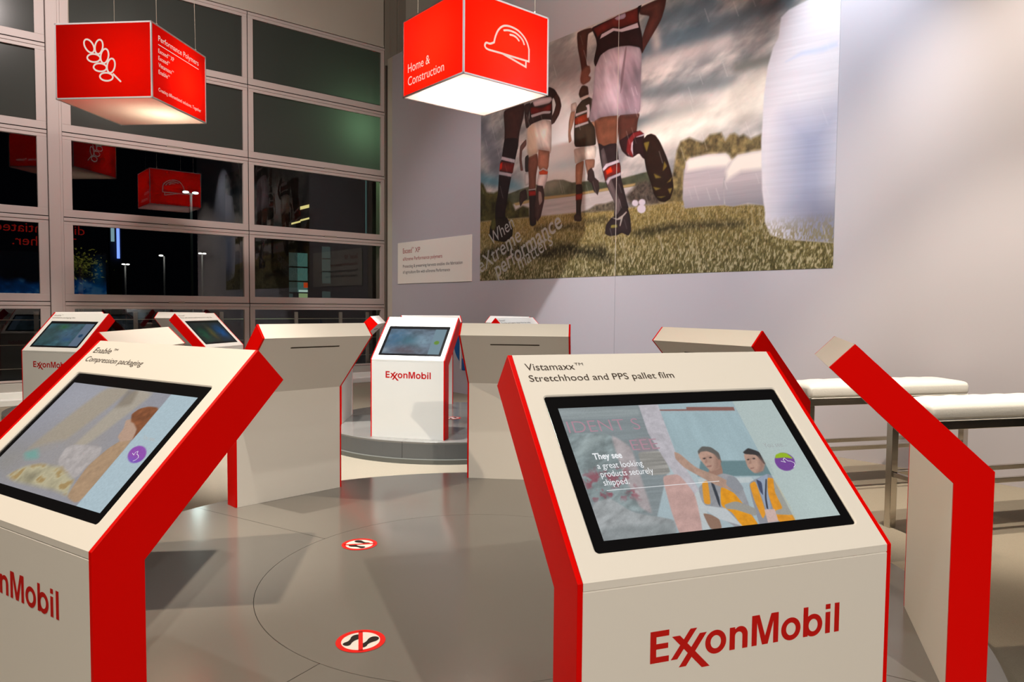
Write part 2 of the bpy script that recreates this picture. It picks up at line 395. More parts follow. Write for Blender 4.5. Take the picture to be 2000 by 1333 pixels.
# traced outlines of the pictures, in thousandths of the picture size
BANDS=[([561,568,725,558],26,(92,104,106),0.9),([573,674,790,627],34,(116,124,124),0.8),([566,843,773,826],46,(92,108,116),0.95),([758,822,904,832],36,(104,114,118),0.85),([803,669,873,666],20,(120,122,114),0.8),([600,919,742,910],44,(96,110,118),0.9),([585,770,781,764],26,(200,190,184),0.85),([569,625,776,588],20,(182,176,170),0.7),([588,495,852,549],60,(240,230,212),0.95),([319,720,361,458],70,(232,234,228),0.95),([277,956,420,785],60,(146,142,140),0.7),([8,727,87,497],60,(116,116,122),0.85),([9,485,167,414],24,(88,130,142),0.8),([287,544,408,472],26,(170,206,210),0.6),([601,884,610,834],20,(210,190,180),0.6),([791,582,858,607],36,(232,222,204),0.8)]
MU={'hills':[0,382,118,391,171,403,257,414,298,417,330,410,361,391,417,386,463,369,521,373,587,381,612,371,625,315,471,325,262,333,120,344,0,360],'shore':[144,346,258,353,362,345,477,346,557,346,557,336,478,335,362,336,258,340,153,333],'lake':[144,335,258,341,362,336,478,336,569,336,570,276,492,282,418,268,393,261,259,264,144,276],'treesL':[-14,481,12,459,28,419,58,408,77,414,87,366,120,370,139,346,151,313,180,328,205,314,207,272,107,277,-13,284],'rocks':[393,263,422,274,440,287,468,286,492,291,515,269,506,254,422,259],'bush':[528,301,544,319,563,345,588,348,606,335,625,291,625,254,545,264],'grass':[-13,284,107,278,207,272,400,264,506,260,555,257,631,257,716,257,683,237,784,225,866,210,1015,89,1019,-146,-10,-72],'shadA':[1,128,34,147,108,168,191,152,243,134,285,137,325,143,352,144,387,124,420,119,466,121,491,64,488,51,439,74,383,86,325,95,285,77,226,94,155,95,84,111,2,99],'shadB':[546,157,590,173,662,177,717,173,744,171,810,161,827,153,770,152,690,159,572,145,591,143],'shadC':[225,222,308,225,393,211,401,201,324,209,242,214],'shadD':[397,224,472,231,476,217,419,221],'treesR':[656,344,661,391,666,437,675,466,697,474,713,459,729,448,745,469,771,468,781,439,791,456,801,457,811,443,820,447,835,428,858,436,862,340,767,360,684,365,683,249,589,264,594,329,606,343,631,309],'bale1':[690,391,698,401,741,403,782,396,789,388,796,368,785,345,779,301,782,225,743,228,689,229,684,263,684,322,687,369],'bale1t':[690,391,698,401,741,403,782,396,789,388,796,368,785,352,741,359,693,359],'bale2':[796,368,809,383,840,385,863,384,866,209,833,222,802,216,784,223,780,263,781,304,785,345],'bale2t':[796,368,809,383,840,385,863,384,864,325,817,329,786,307,784,337],'bigbale':[869,185,862,257,858,409,861,558,867,645,877,700,887,725,891,786,906,802,941,812,1013,844,1026,85,1004,74,913,94,881,112,869,156],'bigbaleShade':[904,179,908,346,912,461,965,458,1001,464,1008,88,971,102],'bigbaleTop':[903,645,932,663,961,661,997,663,997,649,970,643,932,651],'shirtA':[417,991,500,995,555,993,573,1030,558,968,560,939,569,885,572,818,563,847,531,868,498,879,471,881,447,870,432,829,426,855,436,914,432,942,423,971],'shirtAr':[423,984,500,997,555,995,557,942,507,947,484,960,450,954,437,942,432,960],'shirtAw':[445,934,450,949,484,956,507,941,555,940,559,921,511,928,487,944,460,937],'numA':[488,990,497,994,520,995,522,981,517,975,497,978],'armAl':[372,994,392,996,417,991,425,975,407,972,404,921,403,850,414,841,416,818,409,805,418,795,414,783,394,776,386,787,384,804,388,829,384,867,374,930,371,976],'handA':[386,830,401,846,414,841,416,818,409,805,418,795,414,783,394,776,386,787,384,804],'armAr':[558,993,604,997,632,989,629,959,619,916,581,846,569,819,563,847,570,884,580,920,589,948,561,967],'shortsA':[430,829,447,870,471,881,498,879,531,869,563,845,569,815,567,729,568,603,534,610,450,628,429,618,412,630,421,678,427,742],'shortsAs':[509,689,512,794,524,867,557,808,566,730,567,605,511,620],'shortsAs2':[447,866,461,872,457,731,450,630,429,618,414,631],'shortsAseam':[522,868,526,866,515,725,509,694,509,753],'legAl':[430,626,450,628,505,622,507,558,499,500,458,494,444,520,436,566],'legAr':[504,622,567,604,560,574,558,537,535,528,533,478,518,478,507,515],'sockA':[444,530,462,511,482,515,503,510,507,447,514,420,514,381,535,274,539,256,522,251,506,232,495,234,499,281,470,361,459,416,450,475],'sockAl':[451,497,462,507,473,452,491,360,515,286,516,252,506,232,497,237,499,281,472,358,460,416],'sockAw':[459,423,469,440,507,447,510,436,476,428,462,414],'sockAr':[462,412,476,427,511,434,514,398,475,386,468,374],'sockAr2':[468,414,485,427,490,404,472,397],'sockAw2':[470,372,479,386,514,397,514,385,484,376,476,357],'bootA':[520,264,534,264,543,230,548,170,540,150,520,165,507,157,483,156,469,167,472,202,489,228,506,236],'bootAy':[488,199,506,199,507,186,486,187],'bootAw':[489,228,506,221,522,233,532,245,534,240,523,225,516,191,513,192,516,217,506,215],'sockB':[507,519,535,532,557,542,579,523,580,477,574,462,549,444,533,452,516,478],'sockBr':[529,474,532,514,548,536,567,539,579,523,554,518,544,487,549,444,533,461],'sockBw':[542,475,544,500,558,519,579,523,580,518,560,513,548,490,549,452],'ankleB':[548,517,576,516,583,465,582,428,574,438,568,452,549,462],'soleB':[575,500,586,516,598,518,610,508,622,482,641,420,656,352,660,304,652,269,637,260,622,267,608,294,600,337,587,385,581,428],'stud0':[577,491,595,492,587,451],'stud1':[606,372,629,351,612,350],'stud2':[634,410,643,388,630,371],'stud3':[641,328,656,348,652,331],'stud4':[605,323,628,312,613,306],'stud5':[616,284,641,282,628,276],'stud6':[644,307,657,308,651,285],'torsoC':[205,770,237,777,270,779,274,816,294,798,305,776,287,759,289,706,286,660,288,671,255,685,212,679,191,662,203,702],'armCr':[274,811,296,795,315,753,321,718,313,684,296,655,285,651,284,680,295,704,301,730,295,756,285,774],'armCl':[183,773,207,774,205,750,200,713,203,687,191,664,185,708],'redC':[206,755,254,733,286,743,285,710,208,720],'numC':[214,774,245,779,283,770,288,756,279,745,258,746,222,749],'whC':[208,719,258,719,284,710,281,700,254,708,212,705],'shortsC':[195,670,221,681,255,685,286,667,287,608,286,547,283,530,277,546,239,561,235,547,205,536,196,558],'shortsCs':[195,670,221,681,228,626,235,561,235,547,205,536,196,558],'thighCl':[201,539,235,547,239,503,231,451,230,390,203,396,204,433,200,493],'thighCr':[239,561,281,542,277,479,273,465,244,470,237,493],'sockCr':[242,468,257,478,275,462,274,432,262,386,241,391,234,416],'sockCrR':[242,463,257,469,275,456,273,445,244,451],'bootCr':[234,407,257,399,263,362,262,333,250,267,238,249,227,271,226,320,230,359],'bootCrH':[241,381,251,374,256,334,245,317,241,347],'sockCl':[203,396,230,393,232,280,234,240,221,230,208,239,206,344],'sockClR':[203,389,230,385,231,364,204,366],'sockClW':[202,396,230,394,230,389,203,391],'legD':[97,778,181,781,185,757,179,715,164,655,159,577,102,593,104,689],'sockD':[103,650,159,633,159,593,147,531,133,469,120,390,107,295,116,278,78,263,66,296,68,348,77,399,81,486,93,566],'sockDw':[93,569,148,541,146,526,90,555],'sockDr':[87,549,145,524,139,483,83,506],'sockDr2':[85,537,96,543,93,512,83,508],'sockDw2':[81,505,136,481,133,466,80,489],'bootD':[66,296,116,288,142,233,140,198,108,173,59,188,41,215,44,257],'bootDh':[51,288,66,294,71,253,61,228,46,246],'armE':[167,596,192,621,193,593,176,574,174,534,181,483,170,485,165,537],'bodyE':[187,541,202,551,205,472,188,475],'shortE':[186,472,208,470,206,418,188,414],'bootE':[168,391,193,401,199,355,184,348,171,324,166,351],'headF':[382,760,389,773,396,773,409,763,412,730,402,730,384,726,379,743],'collarF':[383,727,410,731,413,720,390,715],'shirtF':[390,716,411,722,425,708,425,677,414,631,433,594,437,544,437,522,367,532,365,593,366,652,373,695],'redF':[366,652,414,658,411,623,368,623],'whF1':[370,669,414,672,414,664,369,657],'whF2':[368,622,411,625,413,616,368,611],'oneF':[402,690,415,693,418,639,407,638,407,679],'slvF':[353,714,371,716,375,690,368,679,354,681],'armF':[354,684,369,681,364,639,353,597,358,563,348,555,345,590,347,645],'elbF':[413,619,432,619,437,593,418,597],'shortsF':[365,528,438,524,438,487,434,468,401,475,370,464,367,502],'legFl':[372,464,400,474,395,413,393,375,373,379,372,418],'legFr':[401,476,435,469,433,435,420,433,413,404,409,423],'sockF':[373,381,394,378,396,336,391,282,394,229,380,228,376,248,375,317],'sockFr':[373,340,396,341,394,316,374,316],'bootF':[368,254,378,262,394,245,394,227,370,232],'bootF2':[413,427,424,437,432,418,435,395,447,379,450,347,445,323,432,342,424,375,411,391],'ball0':[566,270,565,264,562,260,558,259,554,261,550,265,548,270,548,276,550,281,553,284,558,283,562,281,565,276],'ball1':[586,269,585,264,582,260,578,258,573,260,570,264,567,269,567,276,569,280,573,283,577,283,582,280,585,275],'ball2':[587,245,586,237,582,232,577,230,571,232,566,237,563,245,563,253,566,259,571,263,577,263,582,259,586,253]}
S1={'wallL':[-26,1080,369,1049,344,422,158,-78,-7,-45],'band':[-5,989,345,974,337,907,-6,903],'pal1':[-10,797,182,767,214,545,195,266,208,143,-9,275],'pal1r':[178,767,244,651,233,438,221,140,180,195,166,447],'film1':[62,768,174,763,-8,575],'speck':[-2,458,95,509,187,483,195,266,3,273],'pal2':[-1,250,78,285,146,165,298,91,277,-22,-7,-45],'eebox':[266,718,334,724,366,608,257,608],'cart2':[257,608,366,608,364,419,258,421],'winA':[449,1074,858,1044,792,344,471,377,421,588],'winL':[425,921,789,897,807,468,518,499,428,586],'bar':[431,954,561,946,566,966,791,947,788,913,431,942],'teal':[511,500,816,469,807,342,469,384],'rail':[464,365,697,344,708,302,458,326],'column':[354,1050,442,1043,421,588,448,289,421,257,388,311,361,526,340,752],'colR':[319,410,393,415,424,255,384,-31,290,-24,296,139],'floorW':[404,258,465,299,417,-13,387,-8],'m1shirt':[448,302,510,355,581,395,626,365,637,273,629,170,611,-49,538,-36,434,184],'m1vestL':[473,335,503,350,468,169,441,180],'m1vestR':[545,298,589,239,608,123,625,-4,600,-47,552,-14,541,97,506,153],'m1tape':[522,160,579,179,649,110,633,54,561,116,522,128],'m1lan':[511,332,523,336,516,214,502,141,499,167],'m1neck':[525,423,596,475,583,388,532,355,511,358],'m1face':[516,562,537,598,600,572,600,495,576,429,534,411,520,471,513,520],'m1hair':[519,582,549,620,587,609,611,557,600,474,594,489,586,550,562,577,532,576,517,555],'m1eye':[528,529,567,538,567,530,527,521],'m1eyeb':[524,519,536,526,542,519,531,512],'m1eyec':[553,523,565,530,571,522,560,517],'m1nose':[544,527,539,486,527,480,526,486],'m1shade':[587,553,600,495,576,429,538,410,567,458],'m1ear':[591,499,602,503,592,461,581,453],'m2eyeb':[718,485,730,492,734,486,724,479],'m2eyec':[746,490,758,497,762,489,753,483],'m2nose':[739,491,733,455,721,448,720,454],'m2mouth':[714,416,735,421,730,411,715,409],'m2shade':[781,514,797,455,767,386,730,372,762,424],'m1mouth':[526,457,551,463,546,451,528,449],'m1arm':[416,591,436,572,477,454,554,378,608,304,599,250,527,307,453,420,427,463,408,534],'m1sleeve':[598,372,631,354,641,259,598,242,570,303],'tablet':[412,181,522,132,555,-1,473,63],'m1hand':[418,116,448,101,475,64,468,-5,420,-2],'m2body':[675,307,783,365,800,316,791,-83,621,-51,655,205],'m2vestL':[674,294,708,316,682,73,653,28,658,166],'m2vestR':[769,334,799,316,800,-11,710,-7,732,206],'m2shirt':[710,322,783,365,742,257,715,105,686,60,699,198],'m2tie':[714,328,733,301,708,197,703,236],'m2tape':[795,330,791,236,796,91,800,34,714,55,728,84,764,90,766,213],'m2lan':[757,322,763,321,717,182,699,95,693,103,710,183],'m2face':[716,522,737,555,782,543,797,455,767,386,721,371,705,422],'m2hair':[719,547,754,582,798,541,800,440,785,442,775,519,724,532],'m2eye':[723,493,759,499,758,491,722,485],'badge':[681,96,727,93,715,5,668,3],'panelR':[801,1048,1013,1033,1004,-60,789,-33],'circ':[937,439,932,420,923,403,913,388,900,378,888,372,875,371,863,375,854,384,846,397,842,414,841,432,843,452,848,471,856,488,867,503,879,514,892,520,905,521,917,517,927,508,934,495,939,478,940,459],'circTop':[852,479,866,510,895,523,921,515,934,477,934,465,902,481]}
S3={'panelR':[810,1048,1089,1093,1039,-39,830,-26],'curt1':[297,999,517,1034,343,343,126,258],'curt2':[527,1019,698,999,550,453,452,371],'curtd':[482,995,560,1008,605,856,506,806],'bed':[19,185,337,461,474,376,300,44,190,12],'hair':[663,775,682,832,730,864,796,869,846,812,879,645,836,579,820,554,789,654,734,700,704,709],'face':[661,714,691,736,777,680,821,568,753,528,703,569,695,647],'sweater':[448,284,421,392,461,439,663,466,697,391,680,290,677,175,498,240],'arm':[680,290,712,464,758,561,818,572,833,12,718,38],'basket':[191,70,250,172,355,223,513,238,671,167,719,51,587,62,300,44],'tealp':[150,280,226,336,302,259,212,228],'circ':[969,493,978,476,984,459,986,441,983,424,977,411,967,400,954,394,939,392,923,394,908,402,893,413,880,428,870,445,864,463,862,481,864,498,871,512,881,523,894,530,909,531,926,528,942,520,956,508]}
# ------------------------------------------------------------ the mural picture
def paint_mural():
    us = np.linspace(0, 1, 960) ** 0.88
    vs = np.linspace(0, 1, 560)
    p = Print(us, vs, 6.165 / 3.567); U, V = p.U, p.V; X = U * 1.728
    g = lambda *c: rgb(*c)
    # sky
    R1, R2 = X * 0.95 + V * 0.31, V * 0.95 - X * 0.31          # along and across the drifting cloud bands
    tx = fbm(R1 * 5, R2 * 11 + 3, 5); tf = fbm(R1 * 14 + 4, R2 * 30, 4)
    k = np.clip((0.6 * tx + 0.4 * tf - 0.34) * 3.0, 0, 1)
    p.a[:] = g(140, 140, 138); p.mix(k, g(206, 196, 186))
    for pts, w, col, kk in BANDS: p.band(*[q / 1000 for q in pts], w / 560 * 0.62, g(*col), kk, 0.5 * tx + 0.5 * tf)
    p.a *= (0.86 + 0.28 * tf)[..., None]
    p.blob(0.315, 0.55, 0.095, 0.17, g(255, 255, 250), 0.97); p.blob(0.28, 0.46, 0.10, 0.10, g(250, 252, 248), 0.7); p.blob(0.33, 0.47, 0.06, 0.025, g(176, 220, 224), 0.5)
    n1 = fbm(X * 40, V * 40, 4); n2 = fbm(X * 90, V * 90, 3)
    D = MU
    p.poly(D['hills'], g(74, 78, 58), 0.006, 1, 0.7 + 0.6 * n1)
    p.blob(0.28, 0.40, 0.08, 0.05, g(220, 212, 190), 0.45)
    p.poly(D['lake'], g(186, 176, 170), 0.006, 1, 0.92 + 0.16 * fbm(X * 10, V * 90, 3))
    p.poly(D['shore'], g(172, 146, 96), 0.006)
    p.poly(D['treesR'], g(112, 98, 62), 0.012, 1, 0.35 + 1.3 * fbm(X * 55, V * 45, 4))
    p.poly(D['treesL'], g(58, 54, 28), 0.012, 1, 0.4 + 1.4 * n1)
    p.poly(D['bush'], g(80, 70, 60), 0.02, 1, 0.5 + 1.0 * n2)
    gm = p.mask(D['grass'], 0.01)
    blades = fbm(X * 260 + 2.5 * n1 - V * 40, V * 95 + X * 6, 2); fine = fbm(X * 420, V * 260, 2)
    near = np.clip(1 - V / 0.27, 0, 1)
    gcol = g(146, 124, 70) * (1 - near[..., None]) + g(98, 92, 56) * near[..., None]
    gcol = gcol * (0.72 + 0.55 * fine)[..., None]
    hl = np.clip((blades - 0.52) * 5, 0, 1) * (0.35 + 0.65 * near)
    gcol = gcol + hl[..., None] * (g(206, 194, 158) - gcol) * 0.75
    dk = np.clip((0.42 - blades) * 5, 0, 1) * (0.3 + 0.7 * near)
    gcol = gcol + dk[..., None] * (g(58, 54, 26) - gcol) * 0.8
    p.a += gm[..., None] * (gcol - p.a)
    p.poly(D['rocks'], g(96, 86, 70), 0.01, 1, 0.5 + 1.0 * n2)
    for q in ('ball0', 'ball1', 'ball2'): p.poly(D[q], g(214, 200, 206), 0.005)
    for q in 'ABCD':
        m = p.mask(D['shad' + q], 0.035, 2) * np.clip(0.82 + 1.6 * (0.55 - blades), 0, 1)
        p.mix(m, g(42, 38, 22))
    # wrapped bales
    for q in ('1', '2'):
        m = p.mask(D['bale' + q], 0.006)
        lines = 0.95 + 0.09 * fbm(X * 6, V * 160, 3)
        p.a += m[..., None] * (g(190, 178, 178) * lines[..., None] - p.a)
        p.mix(m * np.clip((0.30 - V) * 9, 0, 0.8), g(128, 128, 134))
        p.poly(D['bale' + q + 't'], g(246, 234, 218), 0.02)
    m = p.mask(D['bigbale'], 0.006)
    lines = 0.96 + 0.07 * fbm(X * 5, V * 150 + X * 10, 3)
    p.a += m[..., None] * (g(226, 220, 222) * lines[..., None] - p.a)
    q = p.mask(D['bigbaleShade'], 0.14)
    p.a += (m * q)[..., None] * ((g(158, 164, 188) * lines[..., None]) - p.a) * 0.9
    p.mix(m * np.clip((0.26 - V) * 6, 0, 0.62) * np.clip((U - 0.89) * 14, 0, 1), g(104, 106, 126))
    p.poly(D['bigbaleTop'], g(196, 204, 226), 0.012, 0.7)
    p.mix(m * np.clip((0.17 - V) * 12, 0, 0.7) * np.clip((blades - 0.35) * 4, 0, 1), g(128, 116, 74))
    # players
    sk = 0.85 + 0.3 * n1; fold = 0.72 + 0.56 * fbm(X * 30 + V * 14, V * 9 - X * 6, 3)
    def L(n, c, s=0.003, k=1, t=None): p.poly(D[n], g(*c), s, k, t, 0.0 if s > 0.01 or n.endswith(('w', 'seam', 'H')) else (0.06 if n.startswith('shorts') else 0.022), 0 if n.endswith(('w', 'r', 'R', 'W', 'w2', 'r2', 'F1', 'F2')) and n[:3] not in ('arm', 'leg') else 2)
    L('armE', (112, 78, 68)); L('bodyE', (52, 46, 42)); L('shortE', (206, 196, 190)); L('bootE', (56, 42, 38), 0.004, 1, sk)
    for n, c in (('legFl', (166, 118, 88)), ('legFr', (150, 106, 82)), ('sockF', (50, 40, 34)), ('sockFr', (140, 50, 34)), ('bootF', (60, 46, 40)), ('bootF2', (56, 42, 38))): L(n, c, 0.004, 1, sk)
    L('shortsF', (238, 224, 206), 0.004, 1, fold); L('armF', (184, 140, 112), 0.004, 1, sk); L('slvF', (200, 182, 168)); L('elbF', (176, 128, 96))
    L('shirtF', (56, 46, 34), 0.004, 1, fold); L('redF', (150, 56, 30), 0.004, 1, fold); L('whF1', (206, 194, 190)); L('whF2', (206, 194, 190)); L('oneF', (220, 208, 204)); L('headF', (60, 40, 30), 0.005, 1, sk); L('collarF', (206, 186, 168))
    for n, c in (('armCl', (62, 44, 40)), ('armCr', (70, 46, 38)), ('thighCl', (116, 74, 58)), ('thighCr', (166, 112, 88)), ('sockCl', (44, 34, 32)), ('sockClR', (150, 36, 26)), ('sockClW', (214, 196, 190)), ('sockCr', (222, 204, 196)), ('sockCrR', (232, 86, 46)), ('bootCr', (70, 50, 46)), ('bootCrH', (156, 130, 118))): L(n, c, 0.004, 1, sk)
    L('shortsC', (228, 210, 196), 0.004, 1, fold); L('shortsCs', (206, 172, 136), 0.02, 0.6)
    L('torsoC', (50, 36, 32), 0.004, 1, fold); L('redC', (116, 34, 26), 0.004, 1, fold); L('numC', (214, 198, 200), 0.006); L('whC', (212, 198, 198))
    L('legD', (60, 36, 31), 0.006, 1, sk); L('sockD', (34, 24, 24), 0.004, 1, sk)
    for n, c in (('sockDw', (190, 176, 180)), ('sockDr', (108, 36, 30)), ('sockDr2', (226, 44, 22)), ('sockDw2', (190, 176, 180)), ('bootD', (34, 26, 20)), ('bootDh', (84, 80, 40))): L(n, c, 0.004, 1, sk)
    L('legAl', (112, 70, 50), 0.005, 1, sk); L('legAr', (78, 46, 36), 0.005, 1, sk)
    L('armAl', (74, 42, 34), 0.005, 1, sk); L('handA', (128, 78, 60), 0.012, 0.8, sk); L('armAr', (76, 42, 36), 0.005, 1, sk)
    L('shortsA', (172, 156, 162), 0.004, 1, fold); L('shortsAs', (138, 118, 126), 0.03, 0.7, fold); L('shortsAs2', (156, 140, 144), 0.02, 0.7, fold); L('shortsAseam', (110, 88, 92), 0.006, 0.7)
    L('shirtA', (36, 22, 22), 0.004, 1, fold); L('shirtAr', (94, 34, 28), 0.005, 1, fold); L('shirtAw', (200, 182, 188)); L('numA', (178, 150, 166))
    for n, c in (('sockA', (44, 34, 34)), ('sockAl', (98, 84, 82)), ('sockAw', (206, 190, 196)), ('sockAr', (120, 34, 28)), ('sockAr2', (244, 60, 22)), ('sockAw2', (206, 190, 196)), ('bootA', (44, 34, 34)), ('bootAy', (150, 136, 66)), ('bootAw', (170, 156, 146)), ('sockB', (48, 28, 28)), ('sockBr', (128, 36, 36)), ('sockBw', (200, 180, 186)), ('ankleB', (36, 22, 22)), ('soleB', (34, 22, 14))): L(n, c, 0.004, 1, sk)
    for i in range(7): L('stud%d' % i, (128, 108, 44), 0.006)
    # rain streaks
    r = np.random.RandomState(3)
    for i in range(150):
        u, v = r.rand(2); l = 0.02 + 0.05 * r.rand(); w = 0.0007 + 0.0006 * r.rand()
        p.poly([1000 * x for x in (u - w, v, u + w, v, u + w + l * 0.22, v - l, u - w + l * 0.22, v - l)], g(240, 234, 230), 0.004, 0.32 * r.rand())
    return p

# ------------------------------------------------------------ the pictures on the screens
def paint_men():
    p = Print(np.linspace(0, 1, 400), np.linspace(0, 1, 226), 1.767); U, V = p.U, p.V; X = U * 1.767; D = S1
    n1 = fbm(X * 30, V * 30, 4); st = fbm(X * 14 - V * 26, V * 9 + X * 12, 4); hz = fbm(X * 3, V * 70, 3)
    p.a[:] = rgb(176, 196, 204); p.blob(0.45, 0.5, 0.25, 0.3, rgb(196, 212, 216), 0.7)
    def L(n, c, s=0.006, k=1, t=None): p.poly(D[n], rgb(*c), s, k, t, 0.0, 0 if n in ('wallL', 'band', 'winA', 'winL', 'bar', 'teal', 'rail', 'panelR', 'column', 'badge', 'tablet') else 2)
    L('wallL', (138, 148, 152), 0.01, 1, 0.92 + 0.16 * hz); L('band', (158, 168, 170), 0.02, 0.8, 0.92 + 0.16 * hz)
    L('winA', (172, 194, 202), 0.01); L('winL', (170, 196, 204), 0.03, 1, 0.94 + 0.12 * fbm(X * 16, V * 2, 3)); L('bar', (144, 92, 84), 0.006); L('teal', (104, 136, 142), 0.012); L('rail', (206, 216, 218), 0.008)
    L('cart2', (160, 156, 150), 0.01, 1, 0.8 + 0.4 * hz); L('eebox', (150, 140, 146), 0.01); L('floorW', (206, 214, 216), 0.01)
    L('pal1', (140, 154, 156), 0.01, 1, 0.7 + 0.6 * st); L('pal1r', (190, 176, 178), 0.02, 0.9, 0.85 + 0.3 * st); L('film1', (190, 204, 204), 0.05, 0.5)
    m = p.mask(D['speck'], 0.06) * np.clip((fbm(X * 26, V * 26, 3) - 0.47) * 6, 0, 1); p.mix(m * 0.75, rgb(150, 62, 78))
    L('pal2', (168, 172, 174), 0.012, 1, 0.78 + 0.44 * st); m = p.mask(D['pal2'], 0.05) * np.clip((0.10 - V) * 12, 0, 0.5); p.mix(m, rgb(120, 128, 130))
    L('column', (202, 196, 204), 0.008, 1, 0.9 + 0.2 * n1); L('colR', (212, 168, 160), 0.01, 1, 0.9 + 0.2 * st)
    L('m2body', (150, 150, 160), 0.006); L('m2shirt', (158, 172, 196)); L('m2vestL', (244, 156, 30), 0.006, 1, 0.9 + 0.2 * n1); L('m2vestR', (246, 152, 20), 0.006, 1, 0.88 + 0.24 * n1); L('m2tape', (168, 166, 158)); L('m2tie', (58, 66, 98)); L('m2lan', (40, 42, 54)); L('badge', (226, 190, 180))
    L('m2face', (196, 152, 132), 0.01, 1, 0.92 + 0.16 * n1); L('m2hair', (44, 40, 42), 0.008); L('m2shade', (150, 108, 94), 0.03, 0.7); L('m2eye', (120, 84, 72), 0.012, 0.35); L('m2eyeb', (48, 38, 38), 0.006); L('m2eyec', (48, 38, 38), 0.006); L('m2nose', (160, 116, 100), 0.01, 0.7); L('m2mouth', (140, 90, 80), 0.008, 0.8)
    L('m1neck', (166, 122, 104)); L('m1shirt', (158, 158, 164), 0.006, 1, 0.88 + 0.24 * st); L('m1vestL', (242, 156, 34)); L('m1vestR', (250, 158, 16), 0.006, 1, 0.88 + 0.24 * n1); L('m1tape', (164, 160, 152)); L('m1lan', (44, 50, 62))
    L('m1face', (200, 156, 136), 0.012, 1, 0.92 + 0.16 * n1); L('m1hair', (96, 92, 88), 0.008); L('m1shade', (150, 108, 92), 0.03, 0.7); L('m1ear', (176, 128, 110), 0.01); L('m1eye', (120, 84, 72), 0.012, 0.35); L('m1eyeb', (52, 40, 40), 0.006); L('m1eyec', (52, 40, 40), 0.006); L('m1nose', (164, 118, 102), 0.01, 0.7); L('m1mouth', (138, 84, 76), 0.01, 0.8)
    L('m1arm', (190, 150, 130), 0.008, 1, 0.9 + 0.2 * n1); L('m1sleeve', (150, 152, 160)); L('m1hand', (150, 112, 92)); L('tablet', (208, 214, 218))
    m = p.mask(D['panelR'], 0.006); p.a += (m * 0.86)[..., None] * (rgb(196, 212, 208) - p.a); p.blob(0.93, 0.1, 0.1, 0.3, rgb(206, 226, 222), 0.5)
    L('circ', (118, 58, 158), 0.006); L('circTop', (158, 196, 20), 0.006)
    p.a += 0.12 * (rgb(196, 206, 206) - p.a)
    p.a *= (0.97 + 0.06 * fbm(X * 200, V * 200, 1))[..., None]
    return p
def paint_bread():
    p = Print(np.linspace(0, 1, 240), np.linspace(0, 1, 136), 1.767); U, V = p.U, p.V; X = U * 1.767; D = S3
    n1 = fbm(X * 24, V * 24, 4)
    p.a[:] = rgb(166, 166, 176); p.blob(0.2, 0.85, 0.3, 0.25, rgb(188, 190, 202), 0.6); p.blob(0.45, 0.4, 0.3, 0.4, rgb(178, 168, 158), 0.6)
    def L(n, c, s=0.02, k=1, t=None): p.poly(D[n], rgb(*c), s, k, t, 0.0, 0 if n == 'panelR' else 2)
    L('curt1', (186, 172, 150), 0.06, 0.8); L('curt2', (196, 184, 164), 0.05, 0.8); L('curtd', (140, 128, 112), 0.05, 0.6); L('bed', (172, 168, 170), 0.06, 0.8)
    p.blob(0.06, 0.2, 0.16, 0.2, rgb(160, 156, 150), 0.7)
    L('sweater', (196, 188, 186), 0.015, 1, 0.9 + 0.2 * n1); L('arm', (192, 160, 128), 0.015, 1, 0.92 + 0.16 * n1)
    m = p.mask(D['basket'], 0.04); b = fbm(X * 9, V * 9 + 4, 3)
    p.a += m[..., None] * ((rgb(206, 196, 162) * (0.72 + 0.5 * b)[..., None]) - p.a); p.mix(m * np.clip((b - 0.6) * 6, 0, 0.6), rgb(160, 120, 60))
    L('tealp', (120, 188, 176), 0.05, 0.7)
    L('face', (206, 172, 150), 0.012); L('hair', (150, 92, 60), 0.012, 1, 0.8 + 0.4 * n1)
    L('panelR', (194, 216, 226), 0.006); L('circ', (164, 92, 196), 0.008); p.mix(p.mask(D['circ'], 0.008) * np.clip((0.45 - V) * 9, 0, 0.7), rgb(112, 108, 224))
    p.a *= (0.96 + 0.08 * fbm(X * 160, V * 160, 1))[..., None]
    return p
def paint_blotch(base, blobs, panel, dot, seed):
    p = Print(np.linspace(0, 1, 90), np.linspace(0, 1, 52), 1.767); U, V = p.U, p.V; X = U * 1.767
    n = fbm(X * 5 + seed, V * 6 + seed * 3, 5)
    p.a[:] = rgb(*base); p.a *= (0.55 + 0.9 * n)[..., None]
    for u, v, ru, rv, c, k in blobs: p.mix(k * np.exp(-((U - u) / ru) ** 2 - ((V - v) / rv) ** 2) * np.clip(0.3 + 1.3 * fbm(X * 11 + seed, V * 11, 4), 0, 1), rgb(*c))
    if panel:
        p.poly([800, -20, 1020, -20, 1020, 1020, 800, 1020], rgb(*panel), 0.008)
        if dot: p.poly([1000 * c for q in ring_pts(0.895, 0.46, 0.045, 0.075, 20) for c in q], rgb(*dot), 0.02)
    return p
# ------------------------------------------------------------ room: floor, walls, ceiling
bm = bmesh.new(); add_box(bm, (-16, -12, FLOOR - 0.1), (16, 22, FLOOR), None)
for v in bm.verts: pass
def quad_slab(name, pts, z0, z1, m):
    bm = bmesh.new(); add_prism(bm, pts, z0, z1, 'z'); return struct(bm_obj(name, bm, m))
bm.free()
_w = [WP(9.9, -14, 0), WP(9.9, 0.4, 0), WP(-9, 0.4, 0), WP(-9, -14, 0)]
quad_slab('floor', [(p.x, p.y) for p in _w], FLOOR - 0.1, FLOOR, M['carpet'])
quad_slab('ceiling', [(p.x, p.y) for p in _w], 8.9, 9.0, M['dark'])

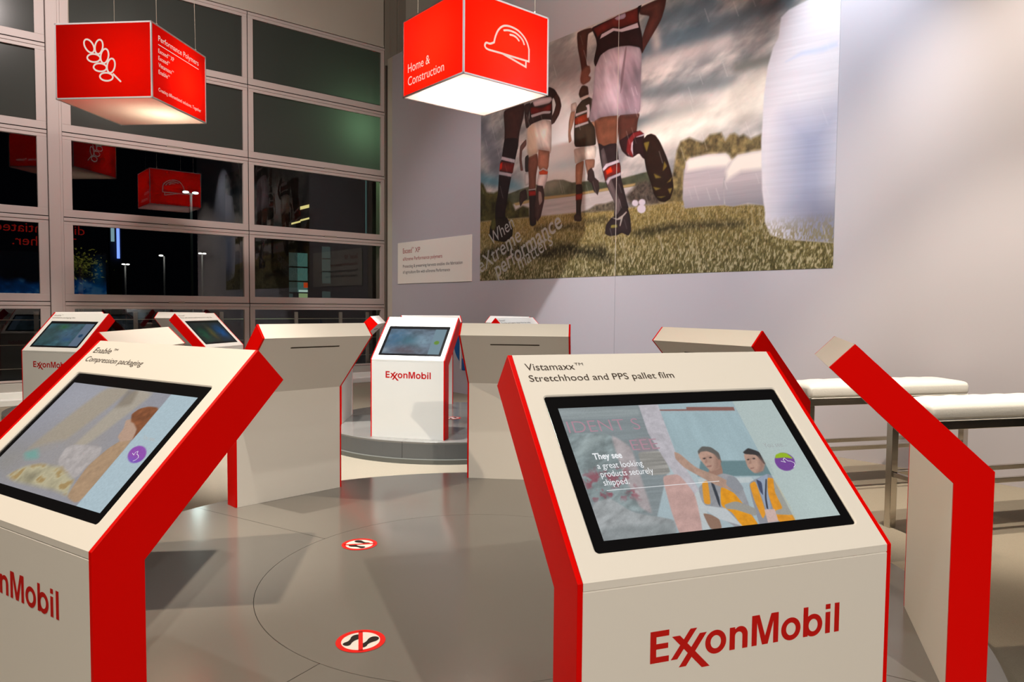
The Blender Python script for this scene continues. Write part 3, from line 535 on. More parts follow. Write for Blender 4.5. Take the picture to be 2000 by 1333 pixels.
RGT = -DM                                                  # to the right along the mural wall
def wall_m(s, z, out=0.0):                                 # plane on the mural wall: x to the right, y up, n into the room
    return basis(WP(s, -out, z), RGT, (0, 0, 1))
bm = bmesh.new()
wl = wall_m(9.23, FLOOR)
groove = 0.004
for a, b in ((0.0, 9.23 - 3.175 - groove), (9.23 - 3.175 + groove, 9.23 + 2.8)):
    add_box(bm, (a, 0, -0.16), (b, 6.348 - FLOOR, 0), wl)
add_box(bm, (9.23 - 3.175 - 0.01, 0, -0.16), (9.23 - 3.175 + 0.01, 6.348 - FLOOR, -0.006), wl)
struct(bm_obj('wall_right', bm, M['plaster']))
bm = bmesh.new(); add_box(bm, (-0.19, 0, -0.16), (0, 6.345 - FLOOR, -0.004), wl)
struct(bm_obj('trim_1', bm, M['trim']))

# glazed wall: plane at s = SW, x = t along DW, y up, n back into the room
SW = 9.7
def wall_w(t, z, out=0.0): return basis(WP(SW - out, t, z), DW, (0, 0, 1))
ww = wall_w(0, 0)
bm = bmesh.new(); add_box(bm, (-13.9, 6.70, -0.12), (0.07, 8.9, 0.0), ww)
add_box(bm, (-13.9, 6.66, -0.03), (0.07, 6.70, 0.015), ww)
struct(bm_obj('wall_left', bm, M['fascia']))
bm = bmesh.new(); add_box(bm, (0.7, FLOOR, -0.5), (4.5, 8.9, -0.35), ww)
struct(bm_obj('wall_back', bm, M['fascia']))
bm = bmesh.new()
add_box(bm, (0.085, FLOOR, -0.35), (0.20, 8.9, 0.03), ww, 0.006)
add_box(bm, (0.20, FLOOR, -0.40), (0.34, 8.9, -0.02), ww, 0.006)
add_box(bm, (0.34, FLOOR, -0.44), (0.62, 8.9, -0.03), ww, 0.006)
add_box(bm, (0.40, FLOOR, -0.40), (0.44, 8.9, 0.0), ww, 0.006)
struct(bm_obj('trim_2', bm, M['steel_dark']))
bm = bmesh.new()                                            # post between the window bays
add_box(bm, (-5.845, FLOOR, -0.25), (-5.69, 8.9, 0.06), ww, 0.006)
add_box(bm, (-5.69, FLOOR, -0.25), (-5.655, 8.9, 0.035), ww)
struct(bm_obj('trim_3', bm, M['alu']))

ZSP = (0.10, 1.36, 2.695, 4.025, 5.345, 6.66)
def window(n, t0, t1, lm, rm):
    """one bay of five stacked sashes; lm/rm widths of the side members"""
    fr = bmesh.new(); g = 0.007
    panes = []
    for k in range(5):
        z0, z1 = ZSP[k] + g, ZSP[k + 1] - g
        b = 0.115 if k else 0.03; tp = 0.108
        x0, x1 = t0 + g, t1 - g
        for lo, hi in (((x0, z0), (x1, z0 + b)), ((x0, z1 - tp), (x1, z1)), ((x0, z0 + b), (x0 + lm, z1 - tp)), ((x1 - rm, z0 + b), (x1, z1 - tp))):
            add_box(fr, (lo[0], lo[1], -0.07), (hi[0], hi[1], 0.0), ww, 0.003)
        if k: add_box(fr, (x0, z1 - 0.028 if False else z0 - 0.0, -0.0), (x1, z0 + 0.004, 0.003), ww)
        add_box(fr, (x0, z1 - 0.054, 0.0), (x1, z1 - 0.006, 0.012), ww, 0.003)
        panes.append((x0 + lm, x1 - rm, z0 + b, z1 - tp))
    add_box(fr, (t0, ZSP[0], -0.10), (t1, ZSP[0] + 0.02, -0.03), ww)
    w = struct(bm_obj('window_%d' % n, fr, M['alu']))
    for k, (a, b, c, d) in enumerate(panes):
        bm = bmesh.new()
        vs = [bm.verts.new(ww @ Vector(q)) for q in ((a, c, -0.04), (b, c, -0.04), (b, d, -0.04), (a, d, -0.04))]
        bm.faces.new(vs)
        bm_obj('pane', bm, M['glass'] if k < 3 else M['frost'], w)
    bm = bmesh.new()                                        # dark joint behind the sash gaps
    for k in range(1, 5): add_box(bm, (t0, ZSP[k] - g, -0.06), (t1, ZSP[k] + g, -0.012), ww)
    add_box(bm, (t0 - g, ZSP[0], -0.06), (t0 + g, ZSP[5], -0.012), ww); add_box(bm, (t1 - g, ZSP[0], -0.06), (t1 + g, ZSP[5], -0.012), ww)
    bm_obj('joint', bm, M['groove'], w)
    c = (t0 + t1) / 2 + 0.2
    for k in range(1, 4):
        bm = bmesh.new(); add_box(bm, (c - 0.13, ZSP[k] - 0.018, 0.0), (c + 0.13, ZSP[k] + 0.018, 0.012), ww, 0.004)
        bm_obj('latch', bm, M['steel_dark'], w)
window(1, -2.735, 0.09, 0.095, 0.075)
window(2, -5.655, -2.735, 0.125, 0.085)
window(3, -8.80, -5.845, 0.095, 0.13)
window(4, -11.75, -8.80, 0.095, 0.095)
bm = bmesh.new(); add_box(bm, (-13.9, -0.03, -0.12), (0.2, 0.10, 0.02), ww, 0.004)
struct(bm_obj('trim_4', bm, M['sill']))
bm = bmesh.new(); add_box(bm, (-13.9, FLOOR, -0.15), (-0.02, -0.03, 0.10), ww, 0.01); add_box(bm, (-13.9, FLOOR, 0.10), (-0.02, -0.12, 0.30), ww, 0.01)
struct(bm_obj('trim_5', bm, M['ledge']))

# ------------------------------------------------------------ mural, sign and low graphic on the wall
MW, MH = 6.165, 3.567
me = print_mesh('wall_mural', paint_mural(), wall_m(6.27, 1.783, 0.004), MW, MH, 0.92)
mural = tag(mesh_obj('wall_mural', me, colmat('mural_print', rough=0.55, spec=0.25)), 'big printed photo of rugby players running beside wrapped hay bales', 'mural')
M['slogan'] = glassmat('faint_slogan', 0.0)
_nt = M['slogan'].node_tree; _mx = [n for n in _nt.nodes if n.type == 'MIX_SHADER'][0]; _df = _nt.nodes.new('ShaderNodeBsdfDiffuse'); _df.inputs[0].default_value = (0.85, 0.80, 0.74, 1)
for _l in list(_mx.inputs[0].links): _nt.links.remove(_l)
_mx.inputs[0].default_value = 0.42; _nt.links.new(_df.outputs[0], _mx.inputs[2])
ca, sa = math.cos(math.radians(25)), math.sin(math.radians(25))
def slog(body, u, v, length, cap, bold):
    t = text_mesh(body, 0, length, 0, cap, bold)
    t.transform(Matrix.Translation((u * MW, v * MH, 0)) @ Matrix.Rotation(math.radians(25), 4, 'Z'))
    return t
t = join_mesh('slogan', [slog('When', 0.052, 0.162, 0.66, 0.22, 0), slog('eXtreme', 0.004, 0.035, 1.19, 0.26, 0.006), slog('performance', 0.078, 0.012, 1.72, 0.27, 0.012), slog('matters', 0.172, 0.042, 0.86, 0.24, 0)])
t.transform(wall_m(6.27, 1.783, 0.006)); mesh_obj('slogan', t, M['slogan'], mural)
bm = bmesh.new(); add_box(bm, (6.27 - 3.179, 0, 0.004), (6.27 - 3.171, MH, 0.006), wall_m(6.27, 1.783)); bm_obj('panel_seam', bm, M['trim'], mural)

bm = bmesh.new(); add_box(bm, (0, 0, 0), (8.99 - 6.505, 0.815, 0.012), wall_m(8.99, 1.78), 0.002)
sign = tag(bm_obj('wall_sign', bm, M['sign']), 'small pale text sign left of the mural with red heading', 'sign')
sm = wall_m(8.99, 1.78, 0.0135)
def sign_text(name, m, rows):
    t = join_mesh(name, [text_mesh(*r) for r in rows]); t.transform(sm); mesh_obj(name, t, m, sign)
sign_text('heading', M['red_ink'], [('Exceed', 0.20, 0.53, 0.60, 0.095), ('TM', 0.535, 0.60, 0.675, 0.03), ('XP', 0.65, 0.83, 0.60, 0.095)])
sign_text('subheading', M['red_ink'], [('eXtreme Performance polymers', 0.20, 1.58, 0.455, 0.068)])
sign_text('body_text', M['grey_ink'], [('Protecting & preserving harvests enables the fabrication', 0.20, 2.22, 0.315, 0.058), ('of agriculture film with eXtreme Performance', 0.20, 1.83, 0.20, 0.058)])

lm = wall_m(7.10, 0.15, 0.004)
disc = [p for p in ring_pts(0.48, 0.55, 0.42, 0.42, 60)]
g_ = tag(mesh_obj('wall_graphic', flat_mesh([[p for p in disc if p[0] < 0.251]], 0.001), M['blue']), 'blue half disc print low on the wall seen between the centre kiosks', 'wall print')
g_.data.transform(lm)
b_ = flat_mesh([[(0.31, 0.05), (0.52, 0.05), (0.52, 0.26), (0.31, 0.26)]], 0.001); b_.transform(lm); mesh_obj('block', b_, M['blue'], g_)
b_ = flat_mesh([[(0.258, 0.07), (0.285, 0.07), (0.285, 0.9), (0.258, 0.9)]], 0.001); b_.transform(lm); mesh_obj('bar', b_, M['decal_white'], g_)

# ------------------------------------------------------------ round platforms
def platform(loc, r, label, seam, inner):
    t = thing('round_platform', label, 'platform', (loc[0], loc[1], FLOOR), 0, 'round grey platforms')
    H = -FLOOR
    def cyl(name, prof, m, n=128):
        bm = bmesh.new(); rings = []
        for (rr, z) in prof: rings.append([bm.verts.new((rr * math.cos(2 * PI * i / n), rr * math.sin(2 * PI * i / n), z)) for i in range(n)])
        for a, b in zip(rings, rings[1:]):
            for i in range(n): bm.faces.new((a[i], a[(i + 1) % n], b[(i + 1) % n], b[i]))
        return bm_obj(name, bm, m, t)
    cyl('deck', [(inner + 0.0025, H - 0.02), (inner + 0.0025, H), (r - 0.004, H), (r, H - 0.004), (r, H - 0.02)], M['deck'])
    bm = bmesh.new(); bmesh.ops.create_circle(bm, cap_ends=True, segments=128, radius=inner); 
    for v in bm.verts: v.co.z = H - 0.0004
    bm_obj('turntable', bm, M['deck'], t)
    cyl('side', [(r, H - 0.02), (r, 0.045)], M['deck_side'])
    k = cyl('kickplate', [(r, 0.05), (r + 0.022, 0.045), (r + 0.022, 0.0)], M['kick'])
    cyl('joint', [(inner + 0.02, H - 0.02), (inner - 0.02, H - 0.02)], M['groove'])
    for i in range(4):
        a = seam + i * PI / 2; d = Vector((math.cos(a), math.sin(a), 0))
        bm = bmesh.new(); mt = basis((0, 0, 0), d, (-d.y, d.x, 0))
        add_box(bm, (inner, -0.0015, H - 0.001), (r - 0.003, 0.0015, H + 0.0003), mt)
        add_box(bm, (r - 0.003, -0.002, 0.05), (r + 0.0008, 0.002, H - 0.004), mt)
        bm_obj('seam', bm, M['groove'], t)
    return t
C1, C2, C3 = (-0.174, 3.501), (-0.724, 8.448), (-4.974, 9.43)
platform(C1, 2.215, 'largest round grey platform in the foreground carrying the nearest kiosks', math.radians(-121), 1.04)
platform(C2, 1.478, 'round grey platform under the white kiosk at centre, behind the foreground one', math.radians(-104), 0.85)
platform(C3, 1.478, 'round platform at far left by the windows under the two kiosks there', math.radians(-60), 0.85)

# no-stepping stickers
def decal(x, y, rz, label):
    t = thing('floor_sticker', label, 'floor sticker', (x, y, 0), rz, 'no stepping stickers')
    R = 0.098
    d = mesh_obj('backing', flat_mesh([ring_pts(0, 0, R * 0.97, R * 0.97, 48)]), M['decal_white'], t); d.data.transform(Matrix.Translation((0, 0, 0.0006)))
    foot = smooth_line([(0, -0.052), (0.014, -0.047), (0.017, -0.034), (0.012, -0.018), (0.015, 0.0), (0.024, 0.02), (0.023, 0.038), (0.012, 0.05), (-0.003, 0.05), (-0.014, 0.038), (-0.015, 0.02), (-0.009, 0.0), (-0.010, -0.02), (-0.016, -0.036), (-0.012, -0.048)], 4, True)
    for sx, oy in ((-1, 0.012), (1, -0.012)):
        a = math.radians(-38)
        pts = [(sx * x, y) for x, y in foot]
        pts = [(x * math.cos(a) - y * math.sin(a) + sx * 0.030, x * math.sin(a) + y * math.cos(a) + oy) for x, y in pts]
        f = mesh_obj('footprint', flat_mesh([pts]), M['decal_black'], t); f.data.transform(Matrix.Translation((0, 0, 0.0010)))
    r_ = mesh_obj('prohibition_ring', join_mesh('r', [flat_mesh([ring_pts(0, 0, R, R, 48), ring_pts(0, 0, R * 0.78, R * 0.78, 48)]), flat_mesh([[(-0.0085, -R * 0.85), (0.0085, -R * 0.85), (0.0085, R * 0.85), (-0.0085, R * 0.85)]])]), M['decal_red'], t)
    r_.data.transform(Matrix.Translation((0, 0, 0.0014)))
    return t
decal(-0.595, 2.79, math.radians(12), 'nearest red and white no stepping sticker on the foreground platform')
decal(-0.847, 3.945, math.radians(100), 'no stepping sticker farther back on the foreground platform, bar lying sideways')
decal(-0.702, 8.50, math.radians(60), 'no stepping sticker on the platform behind the white centre kiosk')
# ------------------------------------------------------------ touchscreen kiosks
TH = math.radians(46.242); ST, CT = math.sin(TH), math.cos(TH)
HK, SL, TT, DP = 0.797, 0.6107, 0.1194, 0.1192       # knee height, slant length, band thickness, depth of the foot
KC = (SL * ST, HK + SL * CT); KD = (KC[0] + TT * CT, KC[1] - TT * ST); KE = (DP, KD[1] - (KD[0] - DP) / math.tan(TH))
PW, HW = 0.012, 0.40                                  # side panel thickness, half width
def slant(off=0.0):   # plane of the screen face: x right, y up the slant, n out of the face
    return basis((0, -off * CT, HK + off * ST), (1, 0, 0), (0, ST, CT))
def front(off=0.0): return basis((0, -off, 0), (1, 0, 0), (0, 0, 1))
def under(off=0.0): return basis((0, KE[0] + off * CT, KE[1] - off * ST), (1, 0, 0), (0, ST, CT))
ST_TH = 0.0165                                        # thickness of the screen panel
CUT = (0.3425, 0.0565, 0.4785)

def rrect(x0, y0, x1, y1, r, n=5):
    o = []
    for cx, cy, a in ((x1 - r, y0 + r, -PI / 2), (x1 - r, y1 - r, 0), (x0 + r, y1 - r, PI / 2), (x0 + r, y0 + r, PI)):
        for i in range(n + 1): o.append((cx + r * math.cos(a + PI / 2 * i / n), cy + r * math.sin(a + PI / 2 * i / n)))
    return o
XX = ([(-0.1395, 0.6716), (-0.1232, 0.6716), (-0.1700, 0.6105), (-0.1858, 0.6105)], [(-0.1165, 0.6590), (-0.0993, 0.6590), (-0.1490, 0.5925), (-0.1660, 0.5925)], [(-0.1838, 0.6602), (-0.1645, 0.6602), (-0.0905, 0.5842), (-0.1100, 0.5842)])
def rect(a, b, c, d): return [(a, b), (c, b), (c, d), (a, d)]
def company_logo():
    z0, zc, zx = 0.6100, 0.6772, 0.6590
    P = []
    P.append([[(-0.2346, z0), (-0.1905, z0), (-0.1905, z0 + 0.0125), (-0.2205, z0 + 0.0125), (-0.2205, 0.6385), (-0.1925, 0.6385), (-0.1925, 0.6500), (-0.2205, 0.6500), (-0.2205, zc - 0.0125), (-0.1905, zc - 0.0125), (-0.1905, zc), (-0.2346, zc)]])
    for x in XX: P.append([x])
    for cx in (-0.0765, 0.1190): P.append([ring_pts(cx, 0.6342, 0.0262, 0.0258, 36), ring_pts(cx, 0.6342, 0.0130, 0.0142, 36)])
    n = [(-0.0417, z0), (-0.0281, z0), (-0.0281, 0.6395)] + [(-0.0186 + 0.0095 * math.cos(a), 0.6395 + 0.0085 * math.sin(a)) for a in np.linspace(PI, 0, 9)[1:]] + [(-0.0091, z0), (0.0045, z0), (0.0045, 0.6400)] + [(-0.0146 + 0.0191 * math.cos(a), 0.6400 + 0.0196 * math.sin(a)) for a in np.linspace(0, PI * 0.72, 10)[1:]] + [(-0.0281, 0.6545), (-0.0281, zx), (-0.0417, zx)]
    P.append([n])
    P.append([[(0.0150, z0), (0.0285, z0), (0.0285, 0.6600), (0.0425, z0), (0.0575, z0), (0.0715, 0.6600), (0.0715, z0), (0.0850, z0), (0.0850, zc), (0.0655, zc), (0.0500, 0.6290), (0.0345, zc), (0.0150, zc)]])
    P.append([rect(0.1525, z0, 0.1655, zc)]); P.append([ring_pts(0.1800, 0.6342, 0.0255, 0.0258, 36), ring_pts(0.1800, 0.6342, 0.0125, 0.0142, 36)])
    P.append([rect(0.2140, z0, 0.2275, zx)]); P.append([rect(0.2140, 0.6655, 0.2275, zc)]); P.append([rect(0.2395, z0, 0.2530, zc)])
    return join_mesh('logo', [flat_mesh(lp) for lp in P])

def kiosk_parts():
    d = {}
    bm = bmesh.new()                                      # white core
    q = ST_TH
    prof = [(0.0, 0.0), (0.0, HK - 0.0195), (0.004, HK - 0.0185), (q * CT + (SL) * ST - q * ST * 0 - 0.0, 0)]
    s0 = (q * CT, HK - q * ST)
    i1 = (s0[0] + SL * ST, s0[1] + SL * CT)
    prof = [(0.0, 0.0), (0.0, HK - 0.0200), (0.0025, HK - 0.0180), (0.012, HK - 0.0175), (0.012, HK - 0.0175 + 0.0), (0.0165, HK - 0.0120), i1, KD, KE, (DP, 0.0)]
    add_prism(bm, [prof[k] for k in (0, 1, 2, 3, 5, 6, 7, 8, 9)], -HW + PW, HW - PW)
    d['body'] = (bm, M['white'])
    bm = bmesh.new()                                      # slanted face with the screen opening
    W2 = HW - PW - 0.0003; x, y0, y1 = CUT
    hole = rrect(-x, y0, x, y1, 0.012); hole2 = rrect(-x + 0.003, y0 + 0.003, x - 0.003, y1 - 0.003, 0.010)
    m0 = slant(0.0)
    outer = []
    n = 6
    for cx, cy in ((W2, 0.0), (W2, SL), (-W2, SL), (-W2, 0.0)): outer.append((cx, cy))
    ov = [bm.verts.new(m0 @ Vector((a, b, 0))) for a, b in outer]
    hv = [bm.verts.new(m0 @ Vector((a, b, 0))) for a, b in hole]
    h2 = [bm.verts.new(m0 @ Vector((a, b, -0.003))) for a, b in hole2]; h3 = [bm.verts.new(m0 @ Vector((a, b, -ST_TH + 0.002))) for a, b in hole2]
    N = len(hole)
    for i in range(N):
        j = (i + 1) % N
        bm.faces.new((hv[i], hv[j], h2[j], h2[i])); bm.faces.new((h2[i], h2[j], h3[j], h3[i]))
    for c in range(4):                                    # fan each corner, then bridge the sides
        seg = hv[c * n:(c + 1) * n]
        for i in range(n - 1): bm.faces.new((ov[c], seg[i + 1], seg[i]))
        bm.faces.new((ov[c], ov[(c + 1) % 4], hv[((c + 1) * n) % N], seg[-1]))
    lip = [bm.verts.new((sx * W2, 0.0, HK - 0.0165)) for sx in (1, -1)]
    bm.faces.new((ov[0], ov[3], lip[1], lip[0]))
    lb = [bm.verts.new((sx * W2, 0.012, HK - 0.0165)) for sx in (1, -1)]
    bm.faces.new((lip[0], lip[1], lb[1], lb[0]))
    tb = [bm.verts.new(m0 @ Vector((sx * W2, SL, -ST_TH))) for sx in (1, -1)]
    bm.faces.new((ov[1], ov[2], tb[1], tb[0]))
    d['screen_panel'] = (bm, M['white'])
    side = []
    for sx in (-1, 1):
        bm = bmesh.new()
        pr = [(-0.0005, 0.0), (-0.0005, HK + 0.0002), (KC[0] - 0.0003, KC[1] + 0.0005), (KD[0] + 0.0003, KD[1] + 0.0003), (KE[0] + 0.0005, KE[1] - 0.0002), (DP + 0.0005, 0.0)]
        add_prism(bm, pr, sx * HW, sx * (HW - PW))
        bmesh.ops.recalc_face_normals(bm, faces=bm.faces)
        bmesh.ops.bevel(bm, geom=[e for e in bm.edges], offset=0.0008, segments=1, affect='EDGES')
        side.append((bm, M['red']))
    d['side_panel'] = side
    bm = bmesh.new(); add_box(bm, (-CUT[0] + 0.003, CUT[1] + 0.003, -0.013), (CUT[0] - 0.003, CUT[2] - 0.003, -0.0045), slant(), 0.0015)
    d['touch_screen'] = (bm, M['black'])
    bm = bmesh.new(); mt = under(0.0006)
    vs = [bm.verts.new(mt @ Vector((a, b, 0))) for a, b in rrect(-0.18, 0.456, 0.18, 0.4685, 0.006, 4)]
    bm.faces.new(vs)
    d['vent_slot'] = (bm, M['slot'])
    return d
_kp = kiosk_parts()
def _me(name, pr):
    bm, m = pr
    bmesh.ops.recalc_face_normals(bm, faces=bm.faces)
    me = bpy.data.meshes.new(name); bm.to_mesh(me); bm.free(); me.materials.append(m); return me
KM = {'body': _me('body', _kp['body']), 'screen_panel': _me('screen_panel', _kp['screen_panel']), 'side_l': _me('side_panel', _kp['side_panel'][0]), 'side_r': _me('side_panel', _kp['side_panel'][1]), 'touch_screen': _me('touch_screen', _kp['touch_screen']), 'vent_slot': _me('vent_slot', _kp['vent_slot'])}
KM['logo'] = company_logo(); KM['logo'].transform(front(0.0004)); KM['logo'].materials.append(M['logo_red'])
MS = {'men': colmat('screen_picture', 0.76, rough=0.1), 'bread': colmat('screen_picture_pale', 0.72, rough=0.1), 'dim': colmat('screen_picture_dim', 0.55, rough=0.1)}
DISP = basis(slant(-0.0042) @ Vector((-0.311, 0.087, 0)), (1, 0, 0), (0, ST, CT))
def display(pr, name='display'): return print_mesh(name, pr, DISP, 0.622, 0.352)
PIC = {}
PIC['men'] = (display(paint_men()), 'men'); PIC['bread'] = (display(paint_bread()), 'bread')
PIC['food'] = (display(paint_blotch((120, 140, 160), [(0.15, 0.6, 0.2, 0.4, (70, 130, 175), 0.8), (0.4, 0.5, 0.2, 0.25, (70, 130, 150), 0.8), (0.4, 0.15, 0.3, 0.2, (110, 90, 100), 0.8), (0.65, 0.5, 0.14, 0.25, (150, 185, 205), 1), (0.03, 0.12, 0.06, 0.1, (160, 180, 195), 1)], (140, 172, 188), (120, 170, 40), 1)), 'dim')
PIC['green'] = (display(paint_blotch((60, 100, 110), [(0.35, 0.85, 0.12, 0.12, (50, 110, 60), 1), (0.15, 0.4, 0.2, 0.4, (50, 90, 90), 0.8), (0.6, 0.5, 0.2, 0.3, (80, 120, 150), 0.9), (0.65, 0.3, 0.1, 0.1, (40, 90, 150), 0.8)], (112, 134, 160), (20, 80, 120), 2)), 'dim')
PIC['dark'] = (display(paint_blotch((22, 34, 40), [(0.2, 0.4, 0.16, 0.4, (10, 90, 60), 1), (0.5, 0.45, 0.1, 0.35, (110, 96, 40), 1), (0.82, 0.5, 0.2, 0.35, (0, 90, 160), 1)], None, None, 3)), 'dim')
PIC['plain'] = (display(paint_blotch((70, 90, 100), [], (110, 130, 150), None, 4)), 'dim')

def overlay(rows, m_off=-0.0036):
    t = join_mesh('t', [text_mesh(*r) for r in rows])
    t.transform(basis(slant(m_off) @ Vector((-0.311, 0.087, 0)), (1, 0, 0), (0, ST, CT))); return t
def kiosk(x, y, yaw, label, pic, title=None, ink='ink', extra=None):
    t = thing('touchscreen_kiosk', label, 'kiosk', (x, y, 0.0006), math.radians(yaw), 'white touchscreen kiosks with red sides')
    def part(name, me, p=t):
        o = bpy.data.objects.new(name, me); COL.objects.link(o); o.parent = p; return o
    part('body', KM['body']); part('screen_panel', KM['screen_panel']); part('side_panel', KM['side_l']); part('side_panel', KM['side_r']); part('vent_slot', KM['vent_slot'])
    part('logo', KM['logo'])
    s = part('touch_screen', KM['touch_screen'])
    me, k = PIC[pic]
    if not me.materials: me.materials.append(MS[k])
    part('display', me, s)
    if title:
        m = join_mesh('title', [text_mesh(*r) for r in title]); m.transform(slant(0.0008)); m.materials.append(M[ink]); part('title', m)
    if extra: extra(s)
    return t
W_TXT = emit('screen_white_lettering', (0.95, 0.97, 1.0), 0.85); G_TXT = emit('screen_grey_lettering', (0.42, 0.45, 0.46), 0.75); P_TXT = emit('screen_pink_lettering', (0.46, 0.26, 0.33), 0.8)
def lines3(rows, w):  # strokes on the display in fractions of its size
    return stroke_mesh([([(a * 0.622, b * 0.352) for a, b in pts], False) for pts in rows], w)
HAND = [(0.872, 0.452), (0.890, 0.440), (0.886, 0.462), (0.895, 0.476), (0.905, 0.450), (0.918, 0.446), (0.930, 0.430), (0.926, 0.408), (0.915, 0.395)]
def men_text(s):
    f = lambda u0, u1, v, c, b, txt: (txt, u0 * 0.622, u1 * 0.622, v * 0.352, c, b)
    mesh_obj('caption', overlay([f(0.072, 0.190, 0.570, 0.0165, 0.022, 'They see'), f(0.074, 0.262, 0.497, 0.016, 0, 'a great looking'), f(0.076, 0.292, 0.434, 0.016, 0, 'products securely'), f(0.075, 0.178, 0.371, 0.016, 0, 'shipped.')]), W_TXT, s)
    l = lines3([[(0.078, 0.335), (0.549, 0.335)], HAND], 0.0012); l.transform(basis(slant(-0.0036) @ Vector((-0.311, 0.087, 0)), (1, 0, 0), (0, ST, CT))); mesh_obj('caption_line', l, W_TXT, s)
    mesh_obj('prompt', overlay([f(0.832, 0.940, 0.572, 0.0135, 0, 'You see...')]), G_TXT, s)
    mesh_obj('picture_lettering', overlay([f(0.012, 0.318, 0.790, 0.034, -0.012, 'IDENT S'), f(0.245, 0.362, 0.622, 0.030, -0.008, 'EEE')], -0.0039), P_TXT, s)
def bread_text(s):
    f = lambda u0, u1, v, c, b, txt: (txt, u0 * 0.622, u1 * 0.622, v * 0.352, c, b)
    mesh_obj('prompt', overlay([f(0.87, 0.97, 0.585, 0.012, 0, 'You see...')]), G_TXT, s)
    l = lines3([[(a + 0.02, b + 0.01) for a, b in HAND]], 0.0012); l.transform(basis(slant(-0.0036) @ Vector((-0.311, 0.087, 0)), (1, 0, 0), (0, ST, CT))); mesh_obj('touch_icon', l, W_TXT, s)
def head(a, wa, b, wb):
    return [(a, -0.363, -0.363 + wa, 0.558, 0.0225), ('TM', -0.360 + wa, -0.360 + wa + 0.024, 0.572, 0.0085), (b, -0.3625, -0.3625 + wb, 0.5215, 0.0205)]
kiosk(0.511, 1.508, 19.1, 'nearest kiosk, right foreground, its screen showing two men in orange vests', 'men', head('Vistamaxx', 0.133, 'Stretchhood and PPS pallet film', 0.4085), extra=men_text)
kiosk(-1.252, 1.745, -32.3, 'kiosk cut off by the left photo edge, its screen showing a woman with bread', 'bread', head('Enable', 0.098, 'Compression packaging', 0.315), extra=bread_text)
kiosk(1.771, 2.764, 70.5, 'kiosk at far right seen side on, broad red side in front of the benches', 'plain')
kiosk(-2.219, 3.340, -84.0, 'kiosk behind the left foreground one, only red edge and bright white top showing', 'plain')
kiosk(-1.617, 5.007, -134.4, 'kiosk turned away left of centre, slotted beige back ending at a red left edge', 'plain')
kiosk(0.068, 5.598, 174.0, 'kiosk turned squarely away at centre, its slotted back behind the nearest kiosk', 'plain')
kiosk(1.561, 4.543, 122.0, 'kiosk turned away right of centre, top and red side rising behind the nearest kiosk', 'plain')
kiosk(-1.053, 7.155, -14.3, 'bright white kiosk facing the camera at centre with blue screen, on the rear platform', 'food', head('Vistamaxx', 0.133, 'Flexible packaging', 0.21), 'ink_grey')
kiosk(-1.218, 9.688, 201.7, 'kiosk turned away directly behind the bright white centre kiosk, only its top showing', 'plain')
kiosk(-2.056, 8.362, 273.7, 'kiosk edge between the slotted left back and the bright white centre kiosk', 'plain')
kiosk(0.302, 9.301, 129.7, 'farther of two kiosk tops peeping over the slotted centre back, turned away', 'plain')
kiosk(0.404, 7.735, 57.7, 'kiosk top with lettering and red corner peeping over the slotted centre back', 'plain', head('Exceed', 0.098, 'Durable and hygienic diaper films for today', 0.60))
kiosk(-5.200, 7.997, -14.9, 'kiosk far left facing the camera with teal screen, partly behind a red slanted side', 'green', head('Enable', 0.098, 'Lamination packaging film', 0.33))
kiosk(-3.715, 9.229, 77.4, 'kiosk left of centre by the windows with dark green and blue screen', 'dark', head('Exceed', 0.098, 'Films with extreme performance for tough jobs', 0.62))
def ring3(k):
    a = -0.225 + k * PI / 2; return (-6.217 * 0.8 + 1.332 * math.sin(a), 11.788 * 0.8 - 1.332 * math.cos(a), math.degrees(a))
kiosk(*ring3(2), 'kiosk turned away behind the one with the dark green and blue screen', 'plain')
kiosk(*ring3(3), 'kiosk turned away behind the far left teal screened one, only its top edge showing', 'plain')
